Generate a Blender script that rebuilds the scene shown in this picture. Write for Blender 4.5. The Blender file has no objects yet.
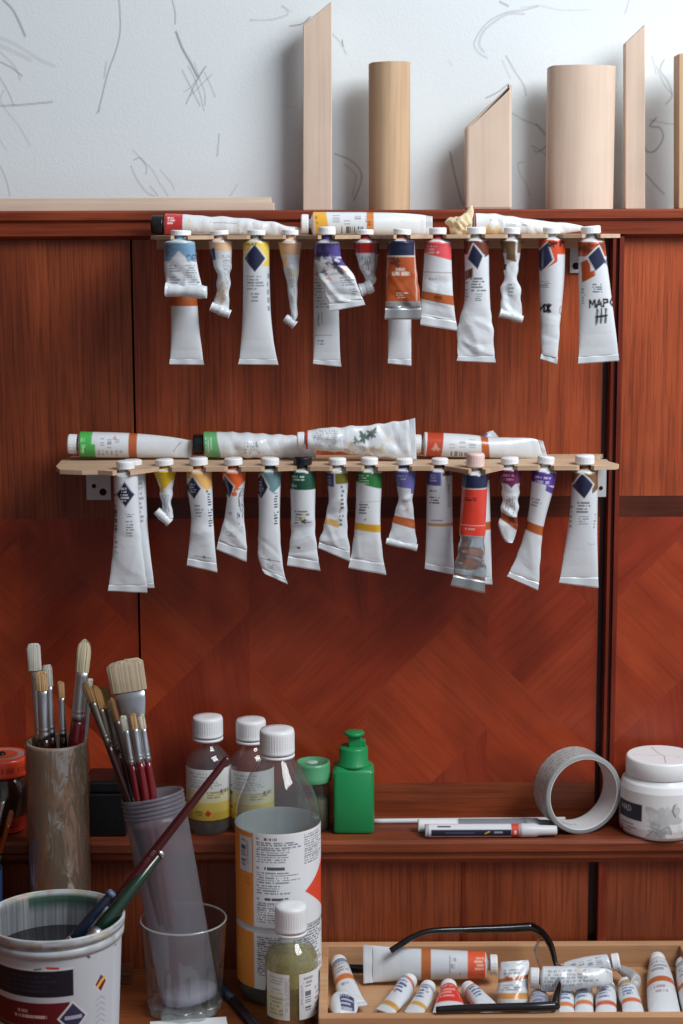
import bpy, bmesh, math, random
import numpy as np
from mathutils import Vector, Matrix

random.seed(7)
RNG = np.random.RandomState(11)
COL = bpy.context.scene.collection
FPX = 1800.0
CAMP = np.array([0.0, -1.95, 1.555])
PITCH = math.radians(9.0)
ROLL = math.radians(0.22)
_r = np.array([1.0, 0, 0]); _u = np.array([0, math.sin(PITCH), math.cos(PITCH)])
FWD = np.array([0, math.cos(PITCH), -math.sin(PITCH)])
RGT = _r * math.cos(ROLL) - _u * math.sin(ROLL)
UPV = _u * math.cos(ROLL) + _r * math.sin(ROLL)
NY = np.array([0, -1.0, 0]); NZ = np.array([0, 0, 1.0])


def ray(px, py):
    return FWD + RGT * ((px - 341.5) / FPX) + UPV * (-(py - 512.0) / FPX)


def onplane(px, py, pt, n):
    d = ray(px, py)
    t = np.dot(np.asarray(pt) - CAMP, n) / np.dot(d, n)
    return CAMP + d * t


def PY(px, py, Y):
    return onplane(px, py, (0, Y, 0), NY)


def PZ(px, py, z):
    return onplane(px, py, (0, 0, z), NZ)


def mmpx(p):
    return float(np.dot(np.asarray(p) - CAMP, FWD)) / FPX


def lin(r, g, b):
    f = lambda c: (c / 255.0) / 12.92 if c <= 10 else (((c / 255.0) + .055) / 1.055) ** 2.4
    return (f(r), f(g), f(b))


# ---------------------------------------------------------------- objects
def tagit(o, label=None, cat=None, group=None, kind=None):
    if label: o['label'] = label
    if cat: o['category'] = cat
    if group: o['group'] = group
    if kind: o['kind'] = kind
    return o


def empty(name, loc, label, cat, group=None, kind=None):
    o = bpy.data.objects.new(name, None)
    o.empty_display_size = 0.02
    COL.objects.link(o)
    o.location = Vector([float(c) for c in loc])
    return tagit(o, label, cat, group, kind)


def link(name, me, mat, parent=None, origin=None):
    """me is in world coordinates; origin moves only the object's pivot"""
    o = bpy.data.objects.new(name, me)
    COL.objects.link(o)
    if mat is not None:
        for m in (mat if isinstance(mat, (list, tuple)) else [mat]):
            me.materials.append(m)
    if parent is not None:
        o.parent = parent
        off = Vector((0, 0, 0)); q = parent
        while q is not None:
            off += q.location
            q = q.parent
        me.transform(Matrix.Translation(-off))
    elif origin is not None:
        v = Vector([float(c) for c in origin])
        me.transform(Matrix.Translation(-v)); o.location = v
    return o


def mesh_np(verts, quads, smooth=True, cols=None):
    verts = np.asarray(verts, dtype=np.float32).reshape(-1, 3)
    me = bpy.data.meshes.new('m')
    tris = None
    quads = np.asarray(quads, dtype=np.int32)
    n = len(quads)
    me.vertices.add(len(verts)); me.vertices.foreach_set('co', verts.ravel())
    k = quads.shape[1]
    me.loops.add(n * k); me.loops.foreach_set('vertex_index', quads.ravel())
    me.polygons.add(n)
    me.polygons.foreach_set('loop_start', np.arange(0, n * k, k, dtype=np.int32))
    me.polygons.foreach_set('loop_total', np.full(n, k, dtype=np.int32))
    me.update(calc_edges=True); me.validate()
    if cols is not None:
        a = me.color_attributes.new('Col', 'FLOAT_COLOR', 'POINT')
        a.data.foreach_set('color', np.asarray(cols, dtype=np.float32).reshape(-1, 4).ravel())
    # orient
    v = verts; q = quads
    a_, b_, c_ = v[q[:, 0]], v[q[:, 1]], v[q[:, 2]]
    vol = np.einsum('ij,ij->i', a_ - v.mean(0), np.cross(b_ - v.mean(0), c_ - v.mean(0))).sum()
    if vol < 0: me.flip_normals()
    me.polygons.foreach_set('use_smooth', np.full(len(me.polygons), smooth))
    return me


def grid_quads(nv, nu, wrap):
    i = np.arange(nv - 1)[:, None]
    m = nu if wrap else nu - 1
    j = np.arange(m)[None, :]
    a = i * nu + j; b = i * nu + (j + 1) % nu
    c = (i + 1) * nu + (j + 1) % nu; d = (i + 1) * nu + j
    return np.stack([a, b, c, d], -1).reshape(-1, 4)


def grid_mesh(V, wrap=True, cols=None, smooth=True):
    nv, nu = V.shape[:2]
    return mesh_np(V.reshape(-1, 3), grid_quads(nv, nu, wrap), smooth, cols)


def frame(axis, hint=(0, -1, 0)):
    a = np.asarray(axis, float); a = a / np.linalg.norm(a)
    h = np.asarray(hint, float)
    e1 = h - a * np.dot(h, a)
    if np.linalg.norm(e1) < 1e-5:
        h = np.array([1.0, 0, 0]); e1 = h - a * np.dot(h, a)
    e1 /= np.linalg.norm(e1)
    e2 = np.cross(a, e1)
    return a, e1, e2


def lathe(profile, base=(0, 0, 0), axis=(0, 0, 1), n=48, rib=None, hint=(0, -1, 0), sx=1, sy=1, colf=None, smooth=True):
    """profile: list of (r, h) along axis. rib=(count, amp, h0, h1)"""
    a, e1, e2 = frame(axis, hint)
    pr = np.array(profile, float)
    th = np.linspace(0, 2 * math.pi, n, endpoint=False)
    R = np.repeat(pr[:, 0:1], n, 1)
    if rib:
        m = (pr[:, 1] >= rib[2]) & (pr[:, 1] <= rib[3])
        R[m] += rib[1] * (np.cos(th * rib[0]) > 0)[None, :] * -1.0
        R = np.maximum(R, 1e-5)
    V = (np.asarray(base, float)[None, None, :] + pr[:, 1][:, None, None] * a
         + (R * np.cos(th))[..., None] * e1 * sy + (R * np.sin(th))[..., None] * e2 * sx)
    cols = colf(th, pr) if colf else None
    return grid_mesh(V, True, cols, smooth)


def join(meshes):
    bm = bmesh.new()
    for m in meshes:
        bm.from_mesh(m)
    out = bpy.data.meshes.new('j'); bm.to_mesh(out); bm.free()
    for m in meshes: bpy.data.meshes.remove(m)
    return out


def box_bm(bm, x0, x1, y0, y1, z0, z1, bev=0.0, mi=0, M=None):
    r = bmesh.ops.create_cube(bm, size=1.0)
    vs = r['verts']
    for v in vs:
        v.co = Vector(((x0 + x1) / 2 + v.co.x * (x1 - x0), (y0 + y1) / 2 + v.co.y * (y1 - y0), (z0 + z1) / 2 + v.co.z * (z1 - z0)))
    fs = list({f for v in vs for f in v.link_faces})
    for f in fs: f.material_index = mi
    if bev > 0:
        es = list({e for v in vs for e in v.link_edges})
        g = bmesh.ops.bevel(bm, geom=es, offset=bev, segments=2, affect='EDGES', profile=0.5)
        vs = list({v for f in g['faces'] for v in f.verts} | {v for v in vs if v.is_valid})
    if M is not None:
        bmesh.ops.transform(bm, matrix=M, verts=[v for v in vs if v.is_valid])
    return vs


def box(x0, x1, y0, y1, z0, z1, bev=0.0, M=None):
    bm = bmesh.new()
    box_bm(bm, x0, x1, y0, y1, z0, z1, bev, 0, M)
    me = bpy.data.meshes.new('b'); bm.to_mesh(me); bm.free()
    return me


def prism(poly, axis, a0, a1, bev=0.0):
    """poly list of 2D points; axis 'x': (y,z) ; 'z': (x,y); 'y': (x,z)"""
    bm = bmesh.new()
    def mk(p, a):
        if axis == 'x': return (a, p[0], p[1])
        if axis == 'y': return (p[0], a, p[1])
        return (p[0], p[1], a)
    v0 = [bm.verts.new(mk(p, a0)) for p in poly]
    v1 = [bm.verts.new(mk(p, a1)) for p in poly]
    n = len(poly)
    bm.faces.new(v0); bm.faces.new(v1[::-1])
    for i in range(n):
        bm.faces.new((v0[i], v1[i], v1[(i + 1) % n], v0[(i + 1) % n]))
    bmesh.ops.recalc_face_normals(bm, faces=bm.faces)
    if bev > 0:
        bmesh.ops.bevel(bm, geom=list(bm.edges), offset=bev, segments=2, affect='EDGES', profile=.5)
    me = bpy.data.meshes.new('p'); bm.to_mesh(me); bm.free()
    return me


def sweep(pts, radii, n=12, flat=1.0, hint=(0, 0, 1), cap=True, sub=6):
    """swept tube through 3D points, smoothed; flat scales the direction of hint"""
    P = np.array(pts, float)
    R = np.array(radii if hasattr(radii, '__len__') else [radii] * len(P), float)
    t = np.arange(len(P)); tt = np.linspace(0, len(P) - 1, (len(P) - 1) * sub + 1)
    P2 = crom(P, tt); R2 = np.interp(tt, t, R)
    if cap:
        P2 = np.concatenate([P2[:1], P2, P2[-1:]]); R2 = np.concatenate([[1e-5], R2, [1e-5]])
    T = np.gradient(P2, axis=0)
    T[np.linalg.norm(T, axis=1) < 1e-9] = 1e-9
    T[0] = P2[2] - P2[1] if cap else T[0]
    T[-1] = P2[-2] - P2[-3] if cap else T[-1]
    T /= np.linalg.norm(T, axis=1)[:, None]
    th = np.linspace(0, 2 * math.pi, n, endpoint=False)
    V = np.zeros((len(P2), n, 3))
    for i in range(len(P2)):
        a, e1, e2 = frame(T[i], hint)
        V[i] = P2[i] + R2[i] * (flat * np.cos(th)[:, None] * e1 + np.sin(th)[:, None] * e2)
    return grid_mesh(V, True)


def crom(P, tt):
    P = np.asarray(P, float)
    n = len(P)
    out = np.zeros((len(tt), P.shape[1]))
    for k, t in enumerate(tt):
        i = min(int(t), n - 2); f = t - i
        p0 = P[max(i - 1, 0)]; p1 = P[i]; p2 = P[i + 1]; p3 = P[min(i + 2, n - 1)]
        out[k] = 0.5 * ((2 * p1) + (-p0 + p2) * f + (2 * p0 - 5 * p1 + 4 * p2 - p3) * f * f + (-p0 + 3 * p1 - 3 * p2 + p3) * f ** 3)
    return out


# ---------------------------------------------------------------- materials
def newmat(name):
    m = bpy.data.materials.new(name); m.use_nodes = True
    nt = m.node_tree
    b = nt.nodes['Principled BSDF']
    return m, nt, b


def plain(name, rgb, rough=.5, metal=0., coat=0., bump=0., bscale=200, spec=.5, var=0.0, trans=0, ior=1.45, sss=0):
    m, nt, b = newmat(name)
    c = lin(*rgb)
    b.inputs['Base Color'].default_value = (*c, 1)
    b.inputs['Roughness'].default_value = rough
    b.inputs['Metallic'].default_value = metal
    b.inputs['Coat Weight'].default_value = coat
    b.inputs['Specular IOR Level'].default_value = spec
    b.inputs['Transmission Weight'].default_value = trans
    b.inputs['IOR'].default_value = ior
    if sss:
        b.inputs['Subsurface Weight'].default_value = sss
        b.inputs['Subsurface Radius'].default_value = (.01, .01, .01)
        b.inputs['Subsurface Scale'].default_value = .3
    tc = nt.nodes.new('ShaderNodeTexCoord')
    if var > 0:
        nz = nt.nodes.new('ShaderNodeTexNoise'); nz.inputs['Scale'].default_value = bscale * .3
        nz.inputs['Detail'].default_value = 6
        nt.links.new(tc.outputs['Object'], nz.inputs['Vector'])
        mx = nt.nodes.new('ShaderNodeMix'); mx.data_type = 'RGBA'
        mx.inputs['A'].default_value = (*[v * (1 - var) for v in c], 1)
        mx.inputs['B'].default_value = (*[min(1, v * (1 + var)) for v in c], 1)
        nt.links.new(nz.outputs['Fac'], mx.inputs['Factor'])
        nt.links.new(mx.outputs['Result'], b.inputs['Base Color'])
    if bump > 0:
        nz = nt.nodes.new('ShaderNodeTexNoise'); nz.inputs['Scale'].default_value = bscale
        nz.inputs['Detail'].default_value = 5
        nt.links.new(tc.outputs['Object'], nz.inputs['Vector'])
        bp = nt.nodes.new('ShaderNodeBump'); bp.inputs['Strength'].default_value = bump
        bp.inputs['Distance'].default_value = .002
        nt.links.new(nz.outputs['Fac'], bp.inputs['Height'])
        nt.links.new(bp.outputs['Normal'], b.inputs['Normal'])
    return m


def vcol(name, rough=.4, coat=0., bump=0., bscale=150, spec=.5):
    """base colour from the painted surface pattern; alpha = metal"""
    m, nt, b = newmat(name)
    at = nt.nodes.new('ShaderNodeAttribute'); at.attribute_name = 'Col'
    nt.links.new(at.outputs['Color'], b.inputs['Base Color'])
    nt.links.new(at.outputs['Alpha'], b.inputs['Metallic'])
    b.inputs['Roughness'].default_value = rough
    b.inputs['Coat Weight'].default_value = coat
    b.inputs['Specular IOR Level'].default_value = spec
    if bump > 0:
        tc = nt.nodes.new('ShaderNodeTexCoord')
        nz = nt.nodes.new('ShaderNodeTexNoise'); nz.inputs['Scale'].default_value = bscale
        nz.inputs['Detail'].default_value = 4
        nt.links.new(tc.outputs['Object'], nz.inputs['Vector'])
        bp = nt.nodes.new('ShaderNodeBump'); bp.inputs['Strength'].default_value = bump
        bp.inputs['Distance'].default_value = .002
        nt.links.new(nz.outputs['Fac'], bp.inputs['Height'])
        nt.links.new(bp.outputs['Normal'], b.inputs['Normal'])
    return m


def wood(name, dark, mid, light, angle=0., grain=1.0, rough=.38, coat=.25, seed=0., pores=.5, plane='XZ', bump=.15, mott=.5):
    """grain runs along the local vertical turned by angle (degrees, in the XZ or XY plane)"""
    m, nt, b = newmat(name)
    N = nt.nodes.new; L = nt.links.new
    tc = N('ShaderNodeTexCoord')
    mp0 = N('ShaderNodeMapping'); mp0.inputs['Location'].default_value = (seed, seed * .37, seed * .71)
    if plane == 'XZ': mp0.inputs['Rotation'].default_value = (0, math.radians(angle), 0)
    else: mp0.inputs['Rotation'].default_value = (math.radians(90), 0, math.radians(angle))
    if plane == 'XY': mp0.inputs['Rotation'].default_value = (0, math.radians(90), math.radians(angle))
    L(tc.outputs['Object'], mp0.inputs['Vector'])

    def stretched(sx, sz, detail, dist=0., rough_=.6):
        mp = N('ShaderNodeMapping'); mp.inputs['Scale'].default_value = (sx, sx, sz)
        L(mp0.outputs['Vector'], mp.inputs['Vector'])
        nz = N('ShaderNodeTexNoise'); nz.inputs['Scale'].default_value = 1.0
        nz.inputs['Detail'].default_value = detail; nz.inputs['Roughness'].default_value = rough_
        nz.inputs['Distortion'].default_value = dist
        L(mp.outputs['Vector'], nz.inputs['Vector'])
        return nz
    big = stretched(22 * grain, 2.2 * grain, 5, .6)
    fine = stretched(320 * grain, 9 * grain, 3, .2, .7)
    mot = stretched(9, 6, 3, .3)
    cr = N('ShaderNodeValToRGB')
    e = cr.color_ramp.elements
    e[0].position = .3; e[0].color = (*lin(*dark), 1)
    e[1].position = .72; e[1].color = (*lin(*light), 1)
    k = e.new(.5); k.color = (*lin(*mid), 1)
    L(big.outputs['Fac'], cr.inputs['Fac'])
    r2 = N('ShaderNodeValToRGB')
    r2.color_ramp.elements[0].position = .36; r2.color_ramp.elements[0].color = (1 - pores, 1 - pores * 1.1, 1 - pores * 1.1, 1)
    r2.color_ramp.elements[1].position = .55; r2.color_ramp.elements[1].color = (1, 1, 1, 1)
    L(fine.outputs['Fac'], r2.inputs['Fac'])
    mx = N('ShaderNodeMix'); mx.data_type = 'RGBA'; mx.blend_type = 'MULTIPLY'; mx.inputs['Factor'].default_value = 1
    L(cr.outputs['Color'], mx.inputs['A']); L(r2.outputs['Color'], mx.inputs['B'])
    r3 = N('ShaderNodeValToRGB')
    r3.color_ramp.elements[0].position = .3; r3.color_ramp.elements[0].color = (1 - mott, 1 - mott, 1 - mott, 1)
    r3.color_ramp.elements[1].position = .7; r3.color_ramp.elements[1].color = (1 + mott * .5,) * 3 + (1,)
    L(mot.outputs['Fac'], r3.inputs['Fac'])
    mx2 = N('ShaderNodeMix'); mx2.data_type = 'RGBA'; mx2.blend_type = 'MULTIPLY'; mx2.inputs['Factor'].default_value = 1
    L(mx.outputs['Result'], mx2.inputs['A']); L(r3.outputs['Color'], mx2.inputs['B'])
    L(mx2.outputs['Result'], b.inputs['Base Color'])
    b.inputs['Roughness'].default_value = rough
    b.inputs['Coat Weight'].default_value = coat * .4
    b.inputs['Coat Roughness'].default_value = .3
    b.inputs['Specular IOR Level'].default_value = .35
    bp = N('ShaderNodeBump'); bp.inputs['Strength'].default_value = bump; bp.inputs['Distance'].default_value = .001
    L(fine.outputs['Fac'], bp.inputs['Height']); L(bp.outputs['Normal'], b.inputs['Normal'])
    return m


def thinclear(name, tint=(245, 248, 250), ior=1.45, rough=.04, haze=0.0, hazecol=(200, 205, 210), reflect=1.0):
    """thin clear wall: see-through with a grazing-angle sheen; haze adds scattering"""
    m, nt, b = newmat(name)
    N = nt.nodes.new; L = nt.links.new
    out = nt.nodes['Material Output']
    tr = N('ShaderNodeBsdfTransparent'); tr.inputs['Color'].default_value = (*lin(*tint), 1)
    gl = N('ShaderNodeBsdfGlossy'); gl.inputs['Roughness'].default_value = rough
    fr = N('ShaderNodeFresnel'); fr.inputs['IOR'].default_value = ior
    ml = N('ShaderNodeMath'); ml.operation = 'MULTIPLY'; ml.inputs[1].default_value = reflect
    ge = N('ShaderNodeNewGeometry'); inv = N('ShaderNodeMath'); inv.operation = 'SUBTRACT'; inv.inputs[0].default_value = 1.0
    L(ge.outputs['Backfacing'], inv.inputs[1])
    m0 = N('ShaderNodeMath'); m0.operation = 'MULTIPLY'
    L(fr.outputs['Fac'], m0.inputs[0]); L(inv.outputs[0], m0.inputs[1]); L(m0.outputs[0], ml.inputs[0])
    base = tr
    if haze > 0:
        df = N('ShaderNodeBsdfDiffuse'); df.inputs['Color'].default_value = (*lin(*hazecol), 1)
        tl = N('ShaderNodeBsdfTranslucent'); tl.inputs['Color'].default_value = (*lin(*hazecol), 1)
        ms = N('ShaderNodeMixShader'); ms.inputs[0].default_value = .5
        L(df.outputs[0], ms.inputs[1]); L(tl.outputs[0], ms.inputs[2])
        m2 = N('ShaderNodeMixShader'); m2.inputs[0].default_value = haze
        L(tr.outputs[0], m2.inputs[1]); L(ms.outputs[0], m2.inputs[2])
        base = m2
    mx = N('ShaderNodeMixShader')
    L(ml.outputs[0], mx.inputs[0]); L(base.outputs[0], mx.inputs[1]); L(gl.outputs[0], mx.inputs[2])
    L(mx.outputs[0], out.inputs['Surface'])
    nt.nodes.remove(b)
    return m


# ---------------------------------------------------------------- painting a surface pattern
class Paint:
    """q = distance along (px-sized units), w = distance across, S = -1..1 across, front = camera-side"""
    def __init__(s, q, w, S, front, base=(226, 229, 232)):
        s.q, s.w, s.S, s.f = q, w, S, front
        s.c = np.zeros(q.shape + (4,)); s.c[..., :3] = lin(*base)

    def mix(s, m, col, a=1.0, metal=0.0):
        c = np.array(list(lin(*col)) + [metal])
        m = np.clip(m * a, 0, 1)[..., None]
        s.c = s.c * (1 - m) + c * m
        return s

    def st(s, d, aa=.45):
        return np.clip(.5 - d / (2 * aa), 0, 1)

    def band(s, q0, q1, col, tilt=0, a=1, metal=0, w0=None, w1=None, front=False):
        q = s.q - tilt * s.w
        m = s.st(q0 - q) * s.st(q - q1)
        if w0 is not None: m = m * s.st(w0 - s.w)
        if w1 is not None: m = m * s.st(s.w - w1)
        if front: m = m * s.f
        return s.mix(m, col, a, metal)

    def vee(s, q1, depth, wc, col, inv=False):
        """colour from the top down to q1, deeper by depth where w = wc (a V); inv: deeper at the sides"""
        k = np.abs(s.w - wc)
        lim = q1 + (depth - k * 1.0 if not inv else np.minimum(k, depth))
        lim = np.maximum(lim, q1) if not inv else lim
        return s.mix(s.st(s.q - lim), col)

    def diamond(s, qc, wc, hq, hw, col=(38, 42, 70), border=(225, 225, 230), rot=0, bw=1.2):
        cr, sr = math.cos(math.radians(rot)), math.sin(math.radians(rot))
        dq = (s.q - qc) * cr - (s.w - wc) * sr; dw = (s.q - qc) * sr + (s.w - wc) * cr
        d = (np.abs(dq) / hq + np.abs(dw) / hw - 1) * min(hq, hw) * .8
        s.mix(s.st(d - bw) * s.f, border)
        return s.mix(s.st(d) * s.f, col)

    def micro(s, q0, q1, w0, w1, lines, col=(96, 101, 112), a=.62, vert=False, seed=1, fill=.78, th=.3):
        """rows of small unreadable print"""
        q, w = (s.q, s.w) if not vert else (s.w, s.q)
        a0, a1, b0, b1 = (q0, q1, w0, w1) if not vert else (w0, w1, q0, q1)
        t = (q - a0) / (a1 - a0) * lines
        row = np.floor(t); fr = t - row
        inside = (t >= 0) & (t < lines) & (w > b0) & (w < b1)
        rr = np.modf(np.abs(np.sin(row * 12.99 + seed * 3.1)) * 437.5)[0]
        short = w < b0 + (b1 - b0) * (.6 + .4 * rr)
        ch = np.floor((w - b0) / .9)
        hs = np.modf(np.abs(np.sin(ch * 78.23 + row * 37.7 + seed * 5.3)) * 4375.5)[0]
        m = inside & short & (np.abs(fr - .5) < th) & (hs < fill)
        return s.mix(m * s.f, col, a)

    def bars(s, q0, q1, w0, w1, col=(40, 42, 50), vert=False, seed=3, step=.8):
        q, w = (s.q, s.w) if not vert else (s.w, s.q)
        a0, a1, b0, b1 = (q0, q1, w0, w1) if not vert else (w0, w1, q0, q1)
        ch = np.floor((q - a0) / step)
        hs = np.modf(np.abs(np.sin(ch * 12.23 + seed)) * 4375.5)[0]
        m = (q > a0) & (q < a1) & (w > b0) & (w < b1) & (hs < .55)
        return s.mix(m * s.f, col, .85)

    def stroke(s, pts, width, col, a=1.0, front=True):
        d = np.full(s.q.shape, 1e9)
        for (q0, w0), (q1, w1) in zip(pts[:-1], pts[1:]):
            vx, vy = q1 - q0, w1 - w0
            L2 = vx * vx + vy * vy + 1e-9
            t = np.clip(((s.q - q0) * vx + (s.w - w0) * vy) / L2, 0, 1)
            d = np.minimum(d, np.hypot(s.q - q0 - t * vx, s.w - w0 - t * vy))
        m = s.st(d - width / 2)
        if front: m = m * s.f
        return s.mix(m, col, a)

    def word(s, txt, q, w, h, cw, width=1.2, col=(25, 25, 30), skew=0, rot=False, a=1.0):
        """txt written across w from w, letters h tall along q; rot: written along q"""
        for ch in txt:
            for ln in GLYPH.get(ch, []):
                if rot:
                    pts = [(q + x * cw, w - y * h) for x, y in ln]
                else:
                    pts = [(q + y * h, w + x * cw) for x, y in ln]
                s.stroke(pts, width, col, a)
            if rot: q += cw * 1.35
            else:
                w += cw * 1.35; q += skew
        return s

    def blot(s, qc, wc, r, col, a=.8, seed=0):
        ang = np.arctan2(s.w - wc, s.q - qc)
        rr = r * (1 + .35 * np.sin(ang * 3 + seed) + .25 * np.sin(ang * 7 + seed * 2))
        return s.mix(s.st(np.hypot(s.q - qc, s.w - wc) - rr, .8) * s.f, col, a)


GLYPH = {
    'M': [[(0, 1), (0.05, 0), (.5, .6), (.95, 0), (1, 1)]], 'A': [[(0, 1), (.5, 0), (1, 1)], [(.2, .65), (.8, .65)]],
    'P': [[(0, 1), (0, 0), (.8, .05), (.85, .4), (0, .55)]], 'C': [[(1, .1), (.4, 0), (0, .5), (.4, 1), (1, .9)]],
    'H': [[(0, 0), (0, 1)], [(1, 0), (1, 1)], [(0, .5), (1, .5)]], 'O': [[(.5, 0), (1, .5), (.5, 1), (0, .5), (.5, 0)]],
    'X': [[(0, 0), (1, 1)], [(1, 0), (0, 1)], [(.5, -.1), (.5, 1.1)]], 'I': [[(.5, 0), (.5, 1)]],
    'N': [[(0, 0), (0, 1), (1, 0), (1, 1)]], 'E': [[(1, 0), (0, 0), (0, 1), (1, 1)], [(0, .5), (.8, .5)]],
    'T': [[(0, 0), (1, 0)], [(.5, 0), (.5, 1)]], 'L': [[(0, 0), (0, 1), (1, 1)]], 'D': [[(0, 0), (0, 1), (.7, .9), (1, .5), (.7, .1), (0, 0)]],
    'R': [[(0, 1), (0, 0), (.8, .05), (.85, .4), (0, .55), (1, 1)]], 'S': [[(1, .05), (.2, 0), (0, .3), (1, .7), (.8, 1), (0, .95)]],
    'Y': [[(0, 0), (.5, .5), (1, 0)], [(.5, .5), (.5, 1)]], 'K': [[(0, 0), (0, 1)], [(1, 0), (0, .5), (1, 1)]],
    'U': [[(0, 0), (0, .8), (.5, 1), (1, .8), (1, 0)]], 'W': [[(0, 0), (.25, 1), (.5, .4), (.75, 1), (1, 0)]],
    'e': [[(0, .65), (1, .65), (.8, .4), (.3, .35), (0, .65), (.3, 1), (1, .95)]], 'o': [[(.5, .4), (1, .7), (.5, 1), (0, .7), (.5, .4)]],
    't': [[(.4, .1), (.4, 1), (.9, 1)], [(0, .4), (.9, .4)]], 'u': [[(0, .4), (0, .9), (.5, 1), (1, .9), (1, .4)]],
    'n': [[(0, 1), (0, .4)], [(0, .55), (.6, .4), (1, .6), (1, 1)]], 'm': [[(0, 1), (0, .4), (.5, .5), (.5, 1)], [(.5, .5), (1, .45), (1, 1)]],
}

# ---------------------------------------------------------------- paint tubes
M_TUBE = vcol('painted_tube_metal', rough=.27, coat=.3, bump=.12, bscale=160)
M_CAPW = plain('white_cap_plastic', (228, 230, 232), .38)
M_CAPK = plain('black_cap_plastic', (22, 22, 25), .35)
M_CAPP = plain('pinkish_cap_plastic', (226, 198, 190), .4)
M_CRIMP = vcol('crimp_metal', rough=.35, coat=.2)


def tube(label, rows, cap=None, base=(214, 219, 224), pw=1.2, bmin=.9, plane=None, crumple=0., cstart=.35, paint=None,
         crimp=None, roll=None, capmat=None, group=None, neckcol=(190, 190, 190), seed=0, category='paint tube', bscale=1.0,
         crimpcol=(208, 213, 218), nu=72, shelfz=None, metal0=0.0):
    """rows: (xl, yl, xr, yr) outline pairs in order from the shoulder down; plane=(point, normal)"""
    rs = np.random.RandomState(seed + 100)
    pt, nrm = plane
    nrm = np.asarray(nrm, float); nrm = nrm / np.linalg.norm(nrm)
    R = []
    for r in rows:
        if len(r) == 3: r = (r[1], r[0], r[2], r[0])
        R.append(r)
    if roll:
        l_ = R[-1]; p_ = R[-2]; rmx, rmy = (roll[0] + roll[2]) / 2, (roll[1] + roll[3]) / 2
        mx_, my_ = (l_[0] + l_[2]) / 2, (l_[1] + l_[3]) / 2
        if math.hypot(rmx - mx_, rmy - my_) > 1.5:
            R.append((l_[0] + (rmx - mx_), l_[1] + (rmy - my_), l_[2] + (rmx - mx_), l_[3] + (rmy - my_)))
    R = np.array(R, float)
    mids = (R[:, :2] + R[:, 2:]) / 2
    s = np.concatenate([[0], np.cumsum(np.linalg.norm(np.diff(mids, axis=0), axis=1))])
    Ltot = s[-1]
    nv = int(max(30, min(260, Ltot * 1.9)))
    qs = np.linspace(0, Ltot, nv)
    tt = np.interp(qs, s, np.arange(len(s)))
    RR = crom(R, tt)
    A = np.array([onplane(a, b, pt, nrm) for a, b in RR[:, :2]])
    B = np.array([onplane(a, b, pt, nrm) for a, b in RR[:, 2:]])
    mid = (A + B) / 2; half = (B - A) / 2
    v = qs / Ltot
    r0 = np.linalg.norm(half[0])
    sc = mmpx(mid[0])
    b = r0 * bscale * (1 - v ** pw) + bmin * .001
    b = np.minimum(b, r0 * 1.02)
    b[:3] = r0 * np.array([.96, .99, 1.0])
    th = np.linspace(0, 2 * math.pi, nu, endpoint=False)
    C, Sn = np.cos(th), np.sin(th)
    V = mid[:, None, :] + half[:, None, :] * C[None, :, None] + (b[:, None] * Sn[None, :])[..., None] * nrm
    hp = np.linalg.norm(half, axis=1) / sc
    W_ = hp[:, None] * (C[None, :])
    # arc-based across coordinate keeps print from smearing at the edges
    Q_ = np.repeat(qs[:, None], nu, 1)
    Sg = np.repeat(C[None, :], nv, 0)
    fr = np.repeat((Sn > -0.05)[None, :].astype(float), nv, 0)
    if crumple > 0:
        crumple = crumple * 1.45
        env = np.clip((v - cstart) / .15, 0, 1)[:, None] * np.clip((1 - v) / .04, .15, 1)[:, None]
        D = np.zeros((nv, nu))
        for k in range(9):
            ang = rs.uniform(0, math.pi); fq = rs.uniform(.12, .5); ph = rs.uniform(0, 6.28)
            fq *= .45
            wv = np.cos(ang) * Q_ * fq + np.sin(ang) * W_ * fq + ph + 1.3 * np.sin(Q_ * rs.uniform(.02, .07) + W_ * rs.uniform(-.08, .08) + ph * 2)
            D += (np.clip(1 - np.abs(np.mod(wv / math.pi, 2) - 1) * 3.6, -.4, 1)) * .3 * (1 if k % 2 else -.8)
        V += (D * env * crumple * .001 * np.abs(Sn)[None, :] ** .6 * np.sign(Sn)[None, :])[..., None] * nrm
        # edge wobble
        E = np.zeros(nv)
        for k in range(4): E += np.sin(qs * rs.uniform(.1, .45) + rs.uniform(0, 6.28)) * .25
        V += (E[:, None] * env[:, :] * crumple * .0005 * C[None, :])[..., None] * (half / np.linalg.norm(half, axis=1)[:, None])[:, None, :]
    p = Paint(Q_, W_, Sg, fr, base)
    p.c[..., 3] = metal0
    if paint: paint(p)
    a0 = mid[1] - mid[0]; a0 = -a0 / np.linalg.norm(a0)
    # shoulder + neck rings in front of the body
    d0, d1, rc = cap if cap else (3, 9, 6)
    if shelfz is None and group in (GU, GL): shelfz = ZUP if group == GU else ZLOW
    if shelfz is not None:
        dn = (shelfz + .0002 - mid[0][2]) / (a0[2] * sc)
        dn = max(dn, 2.5); d1 += dn - d0; d0 = dn; d1 -= 1.2; rc *= .93
    rings = []; rcol = []
    for (dd, rr) in [(d0 + .5, .0), (d0 + .5, rc * .5), (d0 * .55, rc * .52), (d0 * .5, rc * .62), (d0 * .22, hp[0] * .86), (.25, hp[0] * .97)]:
        cc = mid[0] + a0 * dd * sc
        hh = half[0] / np.linalg.norm(half[0])
        rings.append(cc + (rr * sc) * (C[:, None] * hh + Sn[:, None] * nrm))
        rcol.append(neckcol if dd > d0 * .3 else (205, 205, 208))
    V = np.concatenate([np.array(rings), V])
    rc4 = np.zeros((len(rings), nu, 4))
    for i, cc in enumerate(rcol): rc4[i, :, :3] = lin(*cc)
    if capmat is None: capmat = M_CAPW
    allc = np.concatenate([rc4, p.c])
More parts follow.
